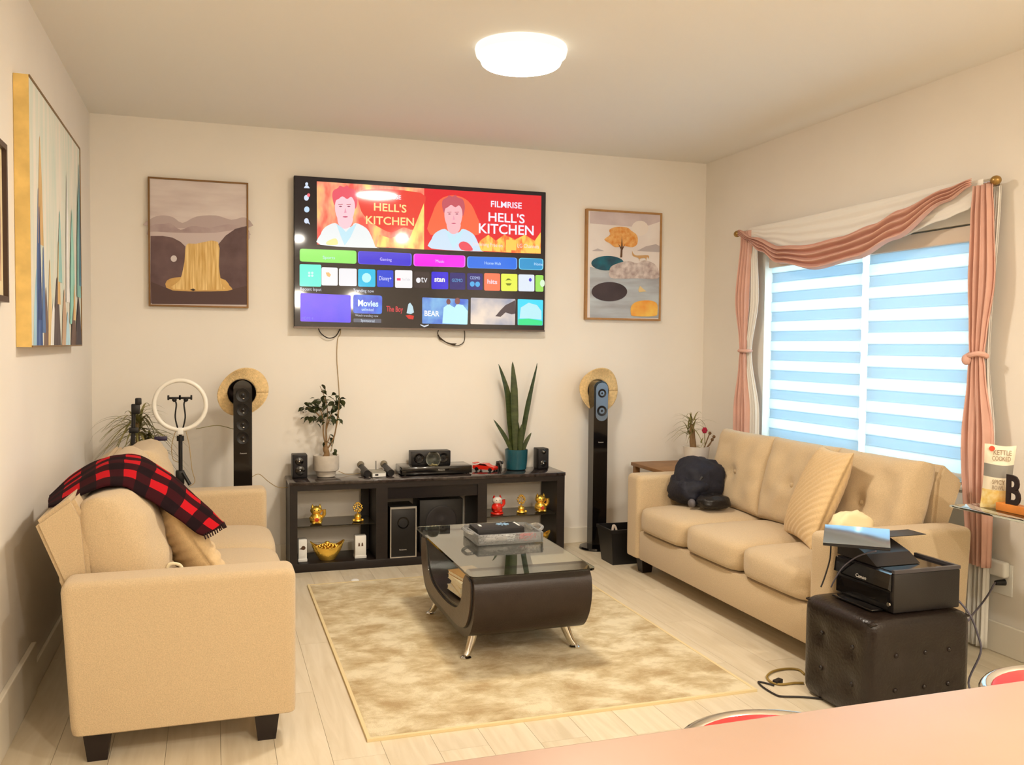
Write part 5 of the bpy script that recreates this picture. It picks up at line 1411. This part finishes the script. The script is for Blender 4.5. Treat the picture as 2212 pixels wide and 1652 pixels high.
for i, (a, b_, g0, g1, rgb) in enumerate(strk):
    m_ = (a + b_) / 2; xx = cx + .0004 + .0002 * i
    pts = [S(a, g0), S(b_, g0), S(lerp(b_, m_, .35), g0 + (g1 - g0) * .55), S(m_ + .004, g1), S(m_ - .004, g1 - .01), S(lerp(a, m_, .3), g0 + (g1 - g0) * .5)]
    MB().add([(xx, p, q_) for p, q_ in pts], [tuple(range(6))]).build('brush_streak', mat('streak_%d' % i, rgb, .7, rgb2=tuple(min(255, c_ + 34) for c_ in rgb), vs=9, stretch=(1, 3, .5)), art, False)
# small framed print at the picture edge
sy1 = 3.475
sf = thing('framed_picture', 'small dark framed print with a cream mat beside the streaked canvas', 'picture', (XL + .012, sy1 - .22, 1.525))
q = MB()
zz0, zz1 = 1.525, 2.06
for (a, b_, c_, d_) in ((sy1 - .44, sy1, zz1 - .02, zz1), (sy1 - .44, sy1, zz0, zz0 + .02), (sy1 - .44, sy1 - .42, zz0 + .02, zz1 - .02), (sy1 - .02, sy1, zz0 + .02, zz1 - .02)):
    q.bx(XL + .001, XL + .026, a, b_, c_, d_)
q.build('frame', mat('dark_frame', (70, 50, 40), .4), sf, False)
MB().bx(XL + .001, XL + .012, sy1 - .42, sy1 - .02, zz0 + .02, zz1 - .02).build('mat_board', mat('mat_cream', (240, 222, 180), .8), sf, False)
MB().bx(XL + .012, XL + .0126, sy1 - .37, sy1 - .05, zz0 + .07, zz1 - .06).build('print', mat('print_plum', (120, 84, 92), .7, rgb2=(226, 190, 150), vs=6), sf, False)

# ================================================================== WINDOW DRESSING
M_BANDL = mat('blind_band', (232, 244, 250), .85, translucent=.6)
M_BANDS = mat('blind_sheer', (206, 224, 234), .85, translucent=.40)
def zebra(label, y0, y1, phase):
    t = thing('roller_blind', label, 'blind', (XR + .03, (y0 + y1) / 2, WZ0 + .03))
    xb = XR + .028
    MB().bx(XR + .004, XR + .060, y0, y1, 1.915, 1.992, .006).build('cassette', mat('cassette', (226, 208, 190), .5), t)
    z = 1.914; k = 0; pitch = .126; zb_ = WZ0 + .05
    zc_ = 1.914 + phase
    first = True
    while zc_ > zb_:
        a0, a1 = min(zc_, 1.914), zc_ - .072      # light band
        if a0 - max(a1, zb_) > .004:
            MB().bx(xb, xb + .0015, y0 + .006, y1 - .006, max(a1, zb_), a0).build('light_band', M_BANDL, t, False)
        b0, b1 = min(a1, 1.914), zc_ - pitch
        if b0 - max(b1, zb_) > .004:
            MB().bx(xb + .004, xb + .0055, y0 + .006, y1 - .006, max(b1, zb_) - .006, b0 + .006).build('sheer_band', M_BANDS, t, False)
        zc_ -= pitch
    MB().bx(xb - .006, xb + .010, y0 + .004, y1 - .004, zb_ - .022, zb_, .003).build('bottom_bar', M_WHITE, t)
    return t
zebra('pale blue zebra blind over the window half nearer the corner plant', 4.195, 5.068, .035)
zebra('pale blue zebra blind over the window half nearer the glass table', 3.400, 4.150, .080)
# curtain rod
RX = 3.365; RZ = 2.163
rod = thing('curtain_rod', 'dark metal curtain rod with round finials above the window', 'curtain rod', (RX, 4.27, RZ - .02))
M_ROD = mat('rod_metal', (150, 134, 118), .25, metal=.9)
MB().cyl((RX, 3.215, RZ), (RX, 5.315, RZ), .0105, None, 16).build('pole', M_ROD, rod)
for yy, m_ in ((3.205, 'brass'), (5.325, 'brass')):
    MB().ell((RX, yy, RZ), (.022, .026, .022), 16, 10).build('finial', mat('brass', (170, 136, 78), .35, metal=.8), rod)
for yy in (3.27, 5.27):
    q = MB(); q.bx(RX - .006, XR - .004, yy - .008, yy + .008, RZ - .022, RZ - .010); q.bx(XR - .006, XR - .0005, yy - .018, yy + .018, RZ - .05, RZ + .03)
    q.build('bracket', M_ROD, rod, False)
MB().cyl((RX, 3.215, RZ), (RX, 3.33, RZ), .0145, None, 16).build('sleeve', M_CHROME, rod)
M_PINK = mat('pink_voile', (242, 196, 178), .9, translucent=.22, var=.06, vs=6)
M_SHEER = mat('white_voile', (250, 246, 238), .9, translucent=.14)
def panel(parent, name, m_, cy_, hw, z0, z1, x0, amp, nf, ph, nu=60, nv=40):
    def f(u, v):
        z = lerp(z1, z0, v)
        y = cy_(z) + hw(z) * (2 * u - 1)
        sq = min(1.0, hw(z) / .075)
        return Vector((x0 + amp * sq * math.sin(2 * PI * nf * u + ph + .5 * math.sin(z * 3)) + amp * .4 * math.sin(2 * PI * nf * 2.3 * u + ph * 2 + z), y, z))
    return MB().sheet(f, nu, nv, .0015, (1, 0, 0)).build(name, m_, parent, ang=180)
def K(keys): return curve1(keys)
# right-hand drop
cr_ = thing('curtain', 'pink voile curtain drop tied at mid height beside the snack table', 'curtain', (RX, 3.24, .02))
panel(cr_, 'pink_voile', M_PINK, K([(.38, 3.222), (.97, 3.247), (1.37, 3.262), (1.73, 3.250), (2.15, 3.258)]), K([(.38, .060), (.97, .082), (1.30, .045), (1.37, .034), (1.44, .045), (1.73, .070), (2.0, .060), (2.15, .050)]), .40, 2.15, 3.345, .018, 4, .4)
panel(cr_, 'white_lining', M_SHEER, K([(.0, 3.275), (1.37, 3.262), (2.15, 3.225)]), K([(.0, .070), (.97, .07), (1.37, .03), (2.15, .028)]), .012, 2.14, 3.388, .010, 5, 1.1)
MB().tube([Vector((3.345 + .030 * math.cos(a), 3.262 + .046 * math.sin(a), 1.372 + .006 * math.sin(2 * a))) for a in [2 * PI * k / 20 for k in range(20)]], .012, 8, closed=True).build('tie', M_PINK, cr_)
MB().ell((3.318, 3.295, 1.350), (.018, .024, .026), 12, 8).build('tie_knot', M_PINK, cr_)
# left-hand drop
cl_ = thing('curtain', 'pink and white voile curtain drop tied at mid height in the far corner', 'curtain', (RX, 5.18, .02))
panel(cl_, 'pink_voile', M_PINK, K([(.02, 5.19), (.95, 5.200), (1.37, 5.196), (1.71, 5.222), (2.16, 5.180)]), K([(.02, .10), (.95, .088), (1.30, .036), (1.37, .028), (1.44, .036), (1.71, .068), (2.16, .055)]), .02, 2.165, 3.345, .016, 4, 1.9)
panel(cl_, 'white_voile', M_SHEER, K([(.02, 5.055), (.95, 5.075), (1.37, 5.150), (1.71, 5.095), (2.12, 5.115)]), K([(.02, .055), (.95, .048), (1.37, .026), (1.71, .04), (2.12, .03)]), .02, 2.13, 3.362, .010, 3, .3)
MB().tube([Vector((3.35 + .028 * math.cos(a), 5.178 + .056 * math.sin(a), 1.374)) for a in [2 * PI * k / 20 for k in range(20)]], .011, 8, closed=True).build('tie', M_PINK, cl_)
# scarf swag across the rod
sw_ = thing('curtain_swag', 'pink and white voile scarf swagged along the curtain rod', 'curtain', (RX, 4.27, 1.85))
ys = lambda u: lerp(5.245, 3.30, u)
pu = K([(3.30, 2.185), (3.45, 2.165), (3.75, 2.105), (3.944, 2.055), (4.2, 2.018), (4.484, 2.003), (4.75, 2.022), (5.056, 2.108), (5.245, 2.180)])
plo = K([(3.30, 2.150), (3.442, 2.098), (3.771, 1.955), (4.044, 1.880), (4.394, 1.850), (4.751, 1.912), (4.949, 2.003), (5.12, 2.09), (5.245, 2.140)])
def swag(u, v):
    y = ys(u); a = pu(y); b_ = plo(y)
    w_ = math.sin(PI * u) ** .5
    return Vector((3.318 + (.020 * w_ + .004) * math.sin(2 * PI * 4.0 * v + .6) - .016 * math.sin(PI * u), y, lerp(a, b_, v)))
MB().sheet(swag, 80, 44, .0015, (1, 0, 0)).build('pink_voile', M_PINK, sw_, ang=180)
wu = K([(3.26, 2.178), (3.45, 2.190), (3.95, 2.184), (4.6, 2.180), (5.14, 2.182), (5.2, 2.17)])
wl = K([(3.26, 2.10), (3.36, 2.045), (3.5, 2.020), (3.8, 1.965), (4.2, 1.905), (4.6, 1.93), (4.95, 2.03), (5.14, 2.11), (5.2, 2.15)])
def wswag(u, v):
    y = lerp(5.2, 3.26, u)
    return Vector((3.349 + .005 * math.sin(2 * PI * 5 * v) * math.sin(PI * u), y, lerp(wu(y), wl(y), v)))
MB().sheet(wswag, 70, 34, .0015, (1, 0, 0)).build('white_voile', M_SHEER, sw_, ang=180)

# ================================================================== FAR CORNER: SIDE TABLE, PLANT, BIN
stb = thing('side_table', 'low wooden corner table behind the window sofa holding the potted plant', 'table', (3.09, 5.49, 0))
M_OAK = mat('brown_wood', (150, 108, 66), .5, var=.15, vs=10)
MB().bx(2.80, 3.30, 5.24, 5.74, .555, .580, .004).build('table_top', M_OAK, stb)
for (a, b_) in ((2.83, 5.27), (3.27, 5.27), (2.83, 5.71), (3.27, 5.71)):
    MB().bx(a - .018, a + .018, b_ - .018, b_ + .018, 0, .555).build('leg', M_OAK, stb, False)
rp = thing('potted_plant', 'spiky dracaena with a small red flower in a white pot behind the sofa', 'plant', (3.17, 5.50, .58))
MB().lathe([(.065, 0), (.075, .006), (.092, .12), (.095, .128), (.086, .128), (.080, .115), (0, .112)], (3.185, 5.50, .5805), 32).build('pot', mat('glazed_white', (240, 234, 222), .3), rp)
q = MB(); q.tube(bez([(3.16, 5.50, .69), (3.15, 5.50, .78), (3.145, 5.50, .86)], 5), [.022] * 4 + [.02] * 4 + [.016, .014, .012], 10)
q.build('stem', M_BARK, rp)
rnd3 = random.Random(5)
f = spiky(rp, (3.14, 5.50, .875), 40, .13, .26, .006, (-.1, 1.2), rnd3, M_DRAC, 1.1)
f3 = spiky(rp, (3.22, 5.48, .73), 10, .06, .12, .005, (.2, 1.2), rnd3, M_DRAC, .8)
f.add(f3.v, f3.f)
tag(f.build('foliage', M_DRAC, rp, ang=60), kind='stuff')
q = MB(); q.tube([(3.235, 5.47, .70), (3.228, 5.47, .815)], .003, 6); q.build('flower_stalk', M_DRAC, rp)
q = MB()
for k in range(6):
    a = k * PI / 3; q.ell((3.228 + .012 * math.cos(a), 5.468, .82 + .012 * math.sin(a)), (.011, .008, .011), 8, 5)
q.build('flower', mat('crimson', (170, 24, 56), .6), rp)
q = MB()
for (dx, h_) in ((.05, .80), (.075, .775), (.065, .755)):
    q.tube(bez([(3.20 + dx * .5, 5.47, .69), (3.20 + dx, 5.465, h_ - .04), (3.20 + dx * 1.3, 5.46, h_)], 4), .004, 6)
    q.ell((3.20 + dx * 1.3, 5.46, h_), (.012, .010, .012), 8, 6)
q.build('dry_sprigs', mat('dry_sprig', (120, 92, 62), .8), rp)
bn = thing('waste_bin', 'small black plastic waste bin between the tower speaker and the sofa', 'bin', (2.50, 5.27, 0))
q = MB()
def ringq(s, z): return [(2.50 + a * s, 5.27 + b_ * s, z) for a, b_ in ((-1, -1), (1, -1), (1, 1), (-1, 1))]
vs_ = ringq(.088, 0) + ringq(.112, .225) + ringq(.106, .225) + ringq(.083, .008)
q.add(vs_, [(0, 1, 5, 4), (1, 2, 6, 5), (2, 3, 7, 6), (3, 0, 4, 7), (4, 5, 9, 8), (5, 6, 10, 9), (6, 7, 11, 10), (7, 4, 8, 11), (8, 9, 13, 12), (9, 10, 14, 13), (10, 11, 15, 14), (11, 8, 12, 15), (12, 13, 14, 15), (3, 2, 1, 0)])
q.build('tub', M_BLACK, bn, False)
q = MB()
for (x0, x1, y0, y1) in ((2.384, 2.616, 5.154, 5.164), (2.384, 2.616, 5.376, 5.386), (2.384, 2.394, 5.164, 5.376), (2.606, 2.616, 5.164, 5.376)):
    q.bx(x0, x1, y0, y1, .208, .230)
q.build('rim', M_BLACK, bn, False)
MB().tube(bez([(2.40, 5.17, .225), (2.405, 5.165, .26), (2.42, 5.165, .245), (2.43, 5.17, .215)], 4), .008, 8).build('liner_knot', mat('bin_liner', (190, 180, 172), .3), bn)

# ================================================================== OTTOMAN, PRINTER, LAPTOP
OX0, OX1, OY0, OY1, OZ = 2.268, 2.742, 2.652, 3.052, .402
ot = thing('ottoman', 'dark brown leather cube ottoman with button tufts under the printer', 'ottoman', ((OX0 + OX1) / 2, (OY0 + OY1) / 2, 0))
M_OTT = mat('ottoman_leather', (30, 21, 16), .30, var=.15, vs=10, bump=.2, bs=90)
bm = bmesh.new(); bmesh.ops.create_cube(bm, size=1)
bmesh.ops.subdivide_edges(bm, edges=bm.edges, cuts=15, use_grid_fill=True)
tl = [(-1, v, w) for v in (-.45, .45) for w in (-.35, .35)] + [(u, -1, w) for u in (-.5, .1, .6) for w in (-.35, .3)]
for v in bm.verts:
    p = v.co * 2; q_ = 13.0
    n_ = (abs(p.x) ** q_ + abs(p.y) ** q_ + abs(p.z) ** q_) ** (1 / q_)
    p = p / n_
    d = 0
    for (a, b_, c_) in tl:
        d = max(d, math.exp(-((p.x - a) ** 2 + (p.y - b_) ** 2 + (p.z - c_) ** 2) / .03))
    s = 1 - .06 * d
    if p.z < .9: p = Vector((p.x * s, p.y * s, p.z))
    v.co = Vector(((OX0 + OX1) / 2 + p.x * (OX1 - OX0) / 2, (OY0 + OY1) / 2 + p.y * (OY1 - OY0) / 2, OZ / 2 + p.z * OZ / 2))
MB().frombm(bm).build('cube', M_OTT, ot, ang=180)
for (a, b_, c_) in tl:
    pb = Vector(((OX0 + OX1) / 2 + a * (OX1 - OX0) / 2 * .945, (OY0 + OY1) / 2 + b_ * (OY1 - OY0) / 2 * (.945 if b_ == -1 else 1), OZ / 2 + c_ * OZ / 2))
    MB().ell(pb, (.010, .010, .010), 10, 6).build('button', M_OTT, ot)
q = MB()
for zz in (OZ - .020,):
    q.tube([(OX0 + .012, OY0 + .012, zz), (OX1 - .012, OY0 + .012, zz), (OX1 - .012, OY1 - .012, zz), (OX0 + .012, OY1 - .012, zz)], .005, 6, closed=True)
q.build('seam', M_OTT, ot)
PX0, PX1, PY0, PY1, PZ = 2.395, 2.722, 2.70, 3.03, OZ + .002
pr = thing('printer', 'black inkjet printer standing on the leather ottoman', 'printer', ((PX0 + PX1) / 2, (PY0 + PY1) / 2, PZ))
M_PR = mat('printer_black', (30, 26, 25), .35, bump=.1, bs=300)
MB().bx(PX0 + .015, PX1, PY0, PY1, PZ, PZ + .150, .006).build('body', M_PR, pr)
# raised rim with a sunken glossy middle
q = MB()
for (x0, x1, y0, y1) in ((PX0 + .015, PX1, PY0, PY0 + .014), (PX1 - .012, PX1, PY0 + .014, PY1 - .10)):
    q.bx(x0, x1, y0, y1, PZ + .150, PZ + .163)
q.build('top_rim', mat('printer_edge', (70, 66, 68), .25), pr, False)
MB().bx(PX0 + .03, PX1 - .014, PY0 + .016, PY1 - .02, PZ + .1502, PZ + .153).build('lid_glass', M_GLOSSB, pr, False)
MB().prism([(PY0 + .10, PZ + .155), (PY1, PZ + .155), (PY1, PZ + .235), (PY1 - .02, PZ + .235), (PY0 + .16, PZ + .19)], 'x', PX0 + .02, PX1 - .10).build('scanner_hood', M_PR, pr, False)
MB().bx(PX0 + .002, PX0 + .0148, PY0 + .02, PY1 - .02, PZ + .012, PZ + .075).build('output_tray', M_GLOSSB, pr, False)
MB().prism([(PX0 + .0148, PZ + .080), (PX0 - .004, PZ + .092), (PX0 + .004, PZ + .148), (PX0 + .0148, PZ + .15)], 'y', PY0 + .01, PY1 - .01).build('control_face', M_GLOSSB, pr, False)
q = MB(); text_on(q, 'Canon', (PX0 - .0045, PY0 + .19, PZ + .098), (PX0 - .0045, PY0 + .13, PZ + .098), (0.002, 0, .013), .015)
q.build('badge', mat('badge_white', (220, 216, 210), .4), pr, False)
MB().bx(PX0 - .05, PX0 + .002, PY0 + .04, PY1 - .06, PZ + .003, PZ + .010, .002).build('paper_tray', M_GLOSSB, pr)
MB().cyl((PX0 + .004, PY0 + .012, PZ + .035), (PX0 - .001, PY0 + .012, PZ + .035), .008, None, 12).build('power_button', M_CHROME, pr)
# silver laptop tilted on the hood
lap = thing('laptop', 'slim silver laptop lying tilted on top of the printer', 'laptop', (2.46, 2.98, PZ + .22))
L4 = [at(1772, 1130, z=.690), at(1908, 1142, z=.690), at(1938, 1183, z=.645), at(1788, 1172, z=.645)]
nrm = (L4[1] - L4[0]).cross(L4[3] - L4[0]).normalized()
if nrm.z < 0: nrm = -nrm
c4 = sum(L4, Vector((0, 0, 0))) / 4
LW = ((L4[1] - L4[0]).length + (L4[2] - L4[3]).length) / 2; LH = ((L4[3] - L4[0]).length + (L4[2] - L4[1]).length) / 2
ex = ((L4[1] - L4[0]) + (L4[2] - L4[3])).normalized(); ey = nrm.cross(ex)
Ml = Matrix(((ex.x, ey.x, nrm.x, c4.x), (ex.y, ey.y, nrm.y, c4.y), (ex.z, ey.z, nrm.z, c4.z), (0, 0, 0, 1)))
LAP = (LW, LH)
MB().bx(-LW / 2, LW / 2, -LH / 2, LH / 2, -.004, .0, .002, M=Ml).build('lid', mat('brushed_silver', (176, 190, 204), .16, metal=.9), lap)
MB().bx(-LW / 2, LW / 2, -LH / 2, LH / 2, -.016, -.0045, .002, M=Ml).build('base', mat('laptop_black', (30, 30, 34), .4), lap)
# thin dark folder sticking out beyond the printer
fo = [at(1930, 1190, z=.60), at(2034, 1184, z=.60)]
o = MB().bx(2.50, 2.76, 2.92, 3.02, PZ + .2352, PZ + .2375, M=None)
tag(o.build('document_folder', M_BLACK, None, False), 'thin black folder under the laptop jutting past the printer', 'folder')
cord('grey cable looped from the laptop over the printer front', [at(u, v, x=PX0 - .010) for u, v in ((1893, 1190), (1868, 1196), (1845, 1206), (1820, 1226), (1804, 1250), (1795, 1268))], .0028, mat('cable_grey', (96, 92, 104), .5))
cord('dark cable hanging behind the printer to the ottoman top', [at(u, v, y=3.035) for u, v in ((1795, 1175), (1793, 1205), (1786, 1232), (1778, 1256), (1773, 1268))], .0032, M_CORD)
# cords on the floor
cord('tan cord looped on the floor with a dark plug beside the ottoman', [at(u, v, z=.006) for u, v in ((1738, 1456), (1725, 1446), (1700, 1444), (1672, 1449), (1657, 1460), (1662, 1470), (1675, 1476), (1690, 1478), (1715, 1475), (1736, 1475))], .005, mat('cord_tan', (150, 124, 62), .5))
tag(MB().bx(-.022, .022, -.012, .012, 0, .018, .003, M=Matrix.Translation(at(1680, 1476, z=.001)) @ Matrix.Rotation(.4, 4, 'Z')).build('cord_connector', M_CORD, None), 'small black connector on the cord lying by the ottoman', 'connector')
cord('dark cord trailing on the floor in a wide bend beside the ottoman', [at(u, v, z=.005) for u, v in ((1672, 1480), (1650, 1474), (1638, 1473), (1650, 1485), (1675, 1500), (1690, 1504), (1730, 1505), (1780, 1509))], .004, M_CORD)

# ================================================================== OUTLET, GLASS TABLE AND ITS THINGS
ou = thing('wall_outlet', 'white wall outlet with a plug-in adapter beside the curtain', 'outlet', (XR - .004, 3.16, .31))
oy0, oy1 = at(2187, 1250, x=XR - .006).y, at(2126, 1250, x=XR - .006).y
oz0, oz1 = at(2160, 1282, x=XR - .006).z, at(2160, 1214, x=XR - .006).z
MB().bx(XR - .007, XR - .0005, oy0, oy1, oz0, oz1, .002).build('plate', M_WHITE, ou)
MB().bx(XR - .045, XR - .0072, oy0 + .01, oy1 + .01, oz0 + .085, oz1 + .012, .012, 3).build('adapter', M_WHITE, ou)
pc = thing('power_cord', 'black power plug and cord from the outlet down to the floor by the ottoman', 'cord', (3.40, 3.2, .02))
pq = at(2166, 1258, x=XR - .02)
MB().cyl((XR - .0075, pq.y, pq.z), (XR - .05, pq.y + .012, pq.z - .002), .015, .011, 12).build('plug', M_BLACK, pc)
MB().tube(bez([(XR - .05, pq.y + .012, pq.z - .002)] + [at(u, v, x=3.32) for u, v in ((2146, 1264), (2134, 1285), (2118, 1307))] + [at(2100, 1328, x=3.1), at(2086, 1345, x=2.95), (2.86, 2.99, .10), (2.80, 3.00, .008)], 6), .0042, 7).build('cable', mat('cable_grey'), pc)
cord('grey cord drooping from the back of the printer to the floor', [(2.726, 2.80, PZ + .03), (2.75, 2.80, PZ + .045), at(2090, 1320, x=2.80), at(2112, 1370, x=2.86), at(2118, 1410, x=2.88), (2.87, 2.79, .06), (2.86, 2.72, .007)], .0042, mat('cable_grey'))
TZ = .75
gt = thing('glass_table', 'glass-topped side table along the wall holding snacks and a letter sign', 'table', (3.16, 2.30, 0))
MB().bx(2.905, 3.425, 1.55, 2.952, TZ - .010, TZ, .003).build('glass_top', mat('table_glass'), gt)
for (a, b_) in ((2.99, 1.66), (3.36, 1.66), (3.36, 2.35)):
    MB().cyl((a, b_, 0), (a, b_, TZ - .0102), .016, None, 14).build('leg', M_CHROME, gt)
# snack bag
sb = thing('snack_bag', 'white bag of kettle cooked chips with a grey band and yellow foot', 'snack bag', at(2160, 1100, z=TZ))
B0 = at(2150, 1102, z=TZ)
byaw = math.atan2(B0.y, B0.x)
bw, bh = at(2196, 1090, y=B0.y).x - at(2118, 1090, y=B0.y).x, .0
Hs = at(2150, 962, y=B0.y).z - TZ
Mb = Matrix.Translation((B0.x + .045, B0.y + .035, TZ + .0004)) @ Matrix.Rotation(-PI / 2 + byaw, 4, 'Z')
bw = .115
def bagpt(u, v, sg):
    th = .030 * (math.sin(PI * min(1, max(0, v * 1.02))) ** .6) * (1 - abs(2 * u - 1) ** 3) + .0008
    ww = bw * (1 - .08 * math.sin(PI * v) - .10 * (1 - v) * .3)
    return Mb @ Vector(((u - .5) * ww + .012 * (v - .5), sg * th, v * Hs * (.985 + .015 * math.cos(5 * u))))
for (v0, v1, nm, m_) in ((0, .30, 'foot', mat('bag_yellow', (232, 190, 88), .35, rgb2=(246, 226, 170), vs=40)), (.30, .50, 'body', mat('bag_cream', (240, 228, 202), .35)), (.50, .70, 'grey_band', mat('bag_grey', (142, 138, 130), .35)), (.70, 1.0, 'top', mat('bag_cream'))):
    q = MB()
    for sg in (-1, 1):
        k = len(q.v)
        N, Mv = 16, 6
        q.v += [bagpt(i / N, lerp(v0, v1, j / Mv), sg) for j in range(Mv + 1) for i in range(N + 1)]
        q.f += [(k + j * (N + 1) + i, k + j * (N + 1) + i + 1, k + (j + 1) * (N + 1) + i + 1, k + (j + 1) * (N + 1) + i) for j in range(Mv) for i in range(N)]
    q.uvs = None
    q.build(nm, m_, sb, ang=80)
def bagtext(s, u0, u1, v, h_):
    a = bagpt(u0, v, -1); b_ = bagpt(u1, v, -1); fwd = (Mb.to_3x3() @ Vector((0, -1, 0))) * .012
    q = text_on(MB(), s, a + fwd, b_ + fwd, Vector((0, 0, h_)), .012)
    q.build('lettering', mat('bag_print', (150, 128, 100), .6), sb, False)
bagtext('KETTLE', .30, .88, .855, .020); bagtext('COOKED', .26, .88, .765, .018); bagtext('SPICY', .32, .76, .40, .018); bagtext('BOWL', .34, .74, .315, .016)
q = MB(); fwd = (Mb.to_3x3() @ Vector((0, -1, 0)))
q.lathe([(0, 0), (.011, 0)], (0, 0, 0), 14, Matrix.Translation(bagpt(.24, .94, -1) + fwd * .008) @ Mb.to_3x3().to_4x4() @ MY, caps=False)
q.build('red_dot', mat('dot_red', (226, 84, 56), .5), sb, False)
# letter sign
sg_ = thing('letter_sign', 'black cut-out letters on an orange wood block on the glass table', 'sign', at(2190, 1115, z=TZ))
S0 = at(2150, 1101, z=TZ)
sy_ = S0.y - .13; sxa = S0.x
MB().bx(S0.x, S0.x + .05, S0.y - .46, S0.y, TZ + .0003, TZ + .032, .003).build('wood_block', mat('orange_wood', (222, 136, 58), .45, var=.12, vs=14), sg_)
for ch, ya in (('B', S0.y - .040), ('E', S0.y - .128)):
    vs_, fs_ = text_mesh(ch, .155, .004, .004)
    mn = min(v.x for v in vs_); mx = max(v.x for v in vs_); my = max(v.y for v in vs_)
    k_ = .066 / (mx - mn)
    MB().add([(S0.x + .012 + v.z, ya - (v.x - mn) * k_, TZ + .032 + v.y * (.118 / my)) for v in vs_], fs_).build('letter', mat('letter_black', (38, 26, 26), .5), sg_, False)
# white canister, brown packet and small bag behind the sign
CX_, CY_ = S0.x + .20, S0.y - .06
cn = thing('canister', 'plain white canister standing on the glass table behind the letter sign', 'canister', (CX_, CY_, TZ))
hc = at(2200, 918, y=CY_).z - TZ
MB().lathe([(.05, 0), (.054, .004), (.054, hc - .03), (.050, hc - .006), (.044, hc), (0, hc)], (CX_, CY_, TZ + .0003), 32).build('body', mat('canister_white', (246, 236, 214), .4), cn)
MB().lathe([(.0545, hc - .034), (.0555, hc - .030), (.0545, hc - .026)], (CX_, CY_, TZ), 32, caps=False).build('lid_ring', M_WHITE, cn)
pk = lump((S0.x + .11, S0.y - .17, TZ + .095), (.028, .05, .105), 31.0, .08)
for p in pk.v: p.z = max(p.z, TZ + .0005)
tag(pk.build('snack_packet', mat('packet_brown', (170, 116, 64), .4, rgb2=(120, 44, 30), vs=9), None, ang=180), 'brown and red snack packet behind the letter sign', 'snack bag')

# ================================================================== COUNTER AND STOOLS
M_COUNT = mat('counter_laminate', (170, 140, 120), .38, rgb2=(176, 147, 127), vs=3)
kc = thing('kitchen_counter', 'pale peach kitchen counter with a straight front edge', 'counter', (1.1, .66, 0))
MB().bx(-.45, 2.7, .33, .98, .885, .92, .006, 3).build('worktop', M_COUNT, kc)
MB().bx(-.42, 2.67, .34, .68, 0, .885).build('cabinet_base', M_TRIM, kc, False)
def stool(label, x, y):
    t = thing('bar_stool', label, 'stool', (x, y, 0))
    MB().lathe([(0, 0), (.20, 0), (.205, .006), (.19, .014), (.05, .03), (.03, .05), (0, .05)], (x, y, 0), 36).build('base', M_CHROME, t)
    MB().cyl((x, y, .04), (x, y, .60), .025, None, 16).build('post', M_CHROME, t)
    MB().tube([(x + .15 * math.cos(2 * PI * k / 28), y + .15 * math.sin(2 * PI * k / 28), .26) for k in range(28)], .009, 8, closed=True).build('foot_ring', M_CHROME, t)
    MB().tube([(x - .15, y, .26), (x + .15, y, .26)], .008, 8).build('foot_bar', M_CHROME, t)
    MB().lathe([(0, .59), (.17, .59), (.195, .61), (.20, .635), (.19, .655), (.10, .664), (0, .666)], (x, y, 0), 44).build('seat', mat('red_vinyl', (214, 34, 38), .3, coat=.3), t)
    MB().tube([(x + .203 * math.cos(2 * PI * k / 44), y + .203 * math.sin(2 * PI * k / 44), .645) for k in range(44)], .015, 10, closed=True).build('rim', M_CHROME, t)
stool('red round bar stool with a chrome rim tucked at the counter by the rug corner', .995, 1.352)
stool('red round bar stool with a chrome rim tucked at the counter below the glass table', 1.765, 1.385)
tag(MB().lathe([(0, 0), (.022, 0), (.024, .006), (.016, .012), (0, .013)], at(767, 1255, z=0), 18).build('puck', M_WHITE, None), 'small round white puck on the floor at the rug edge', 'puck')
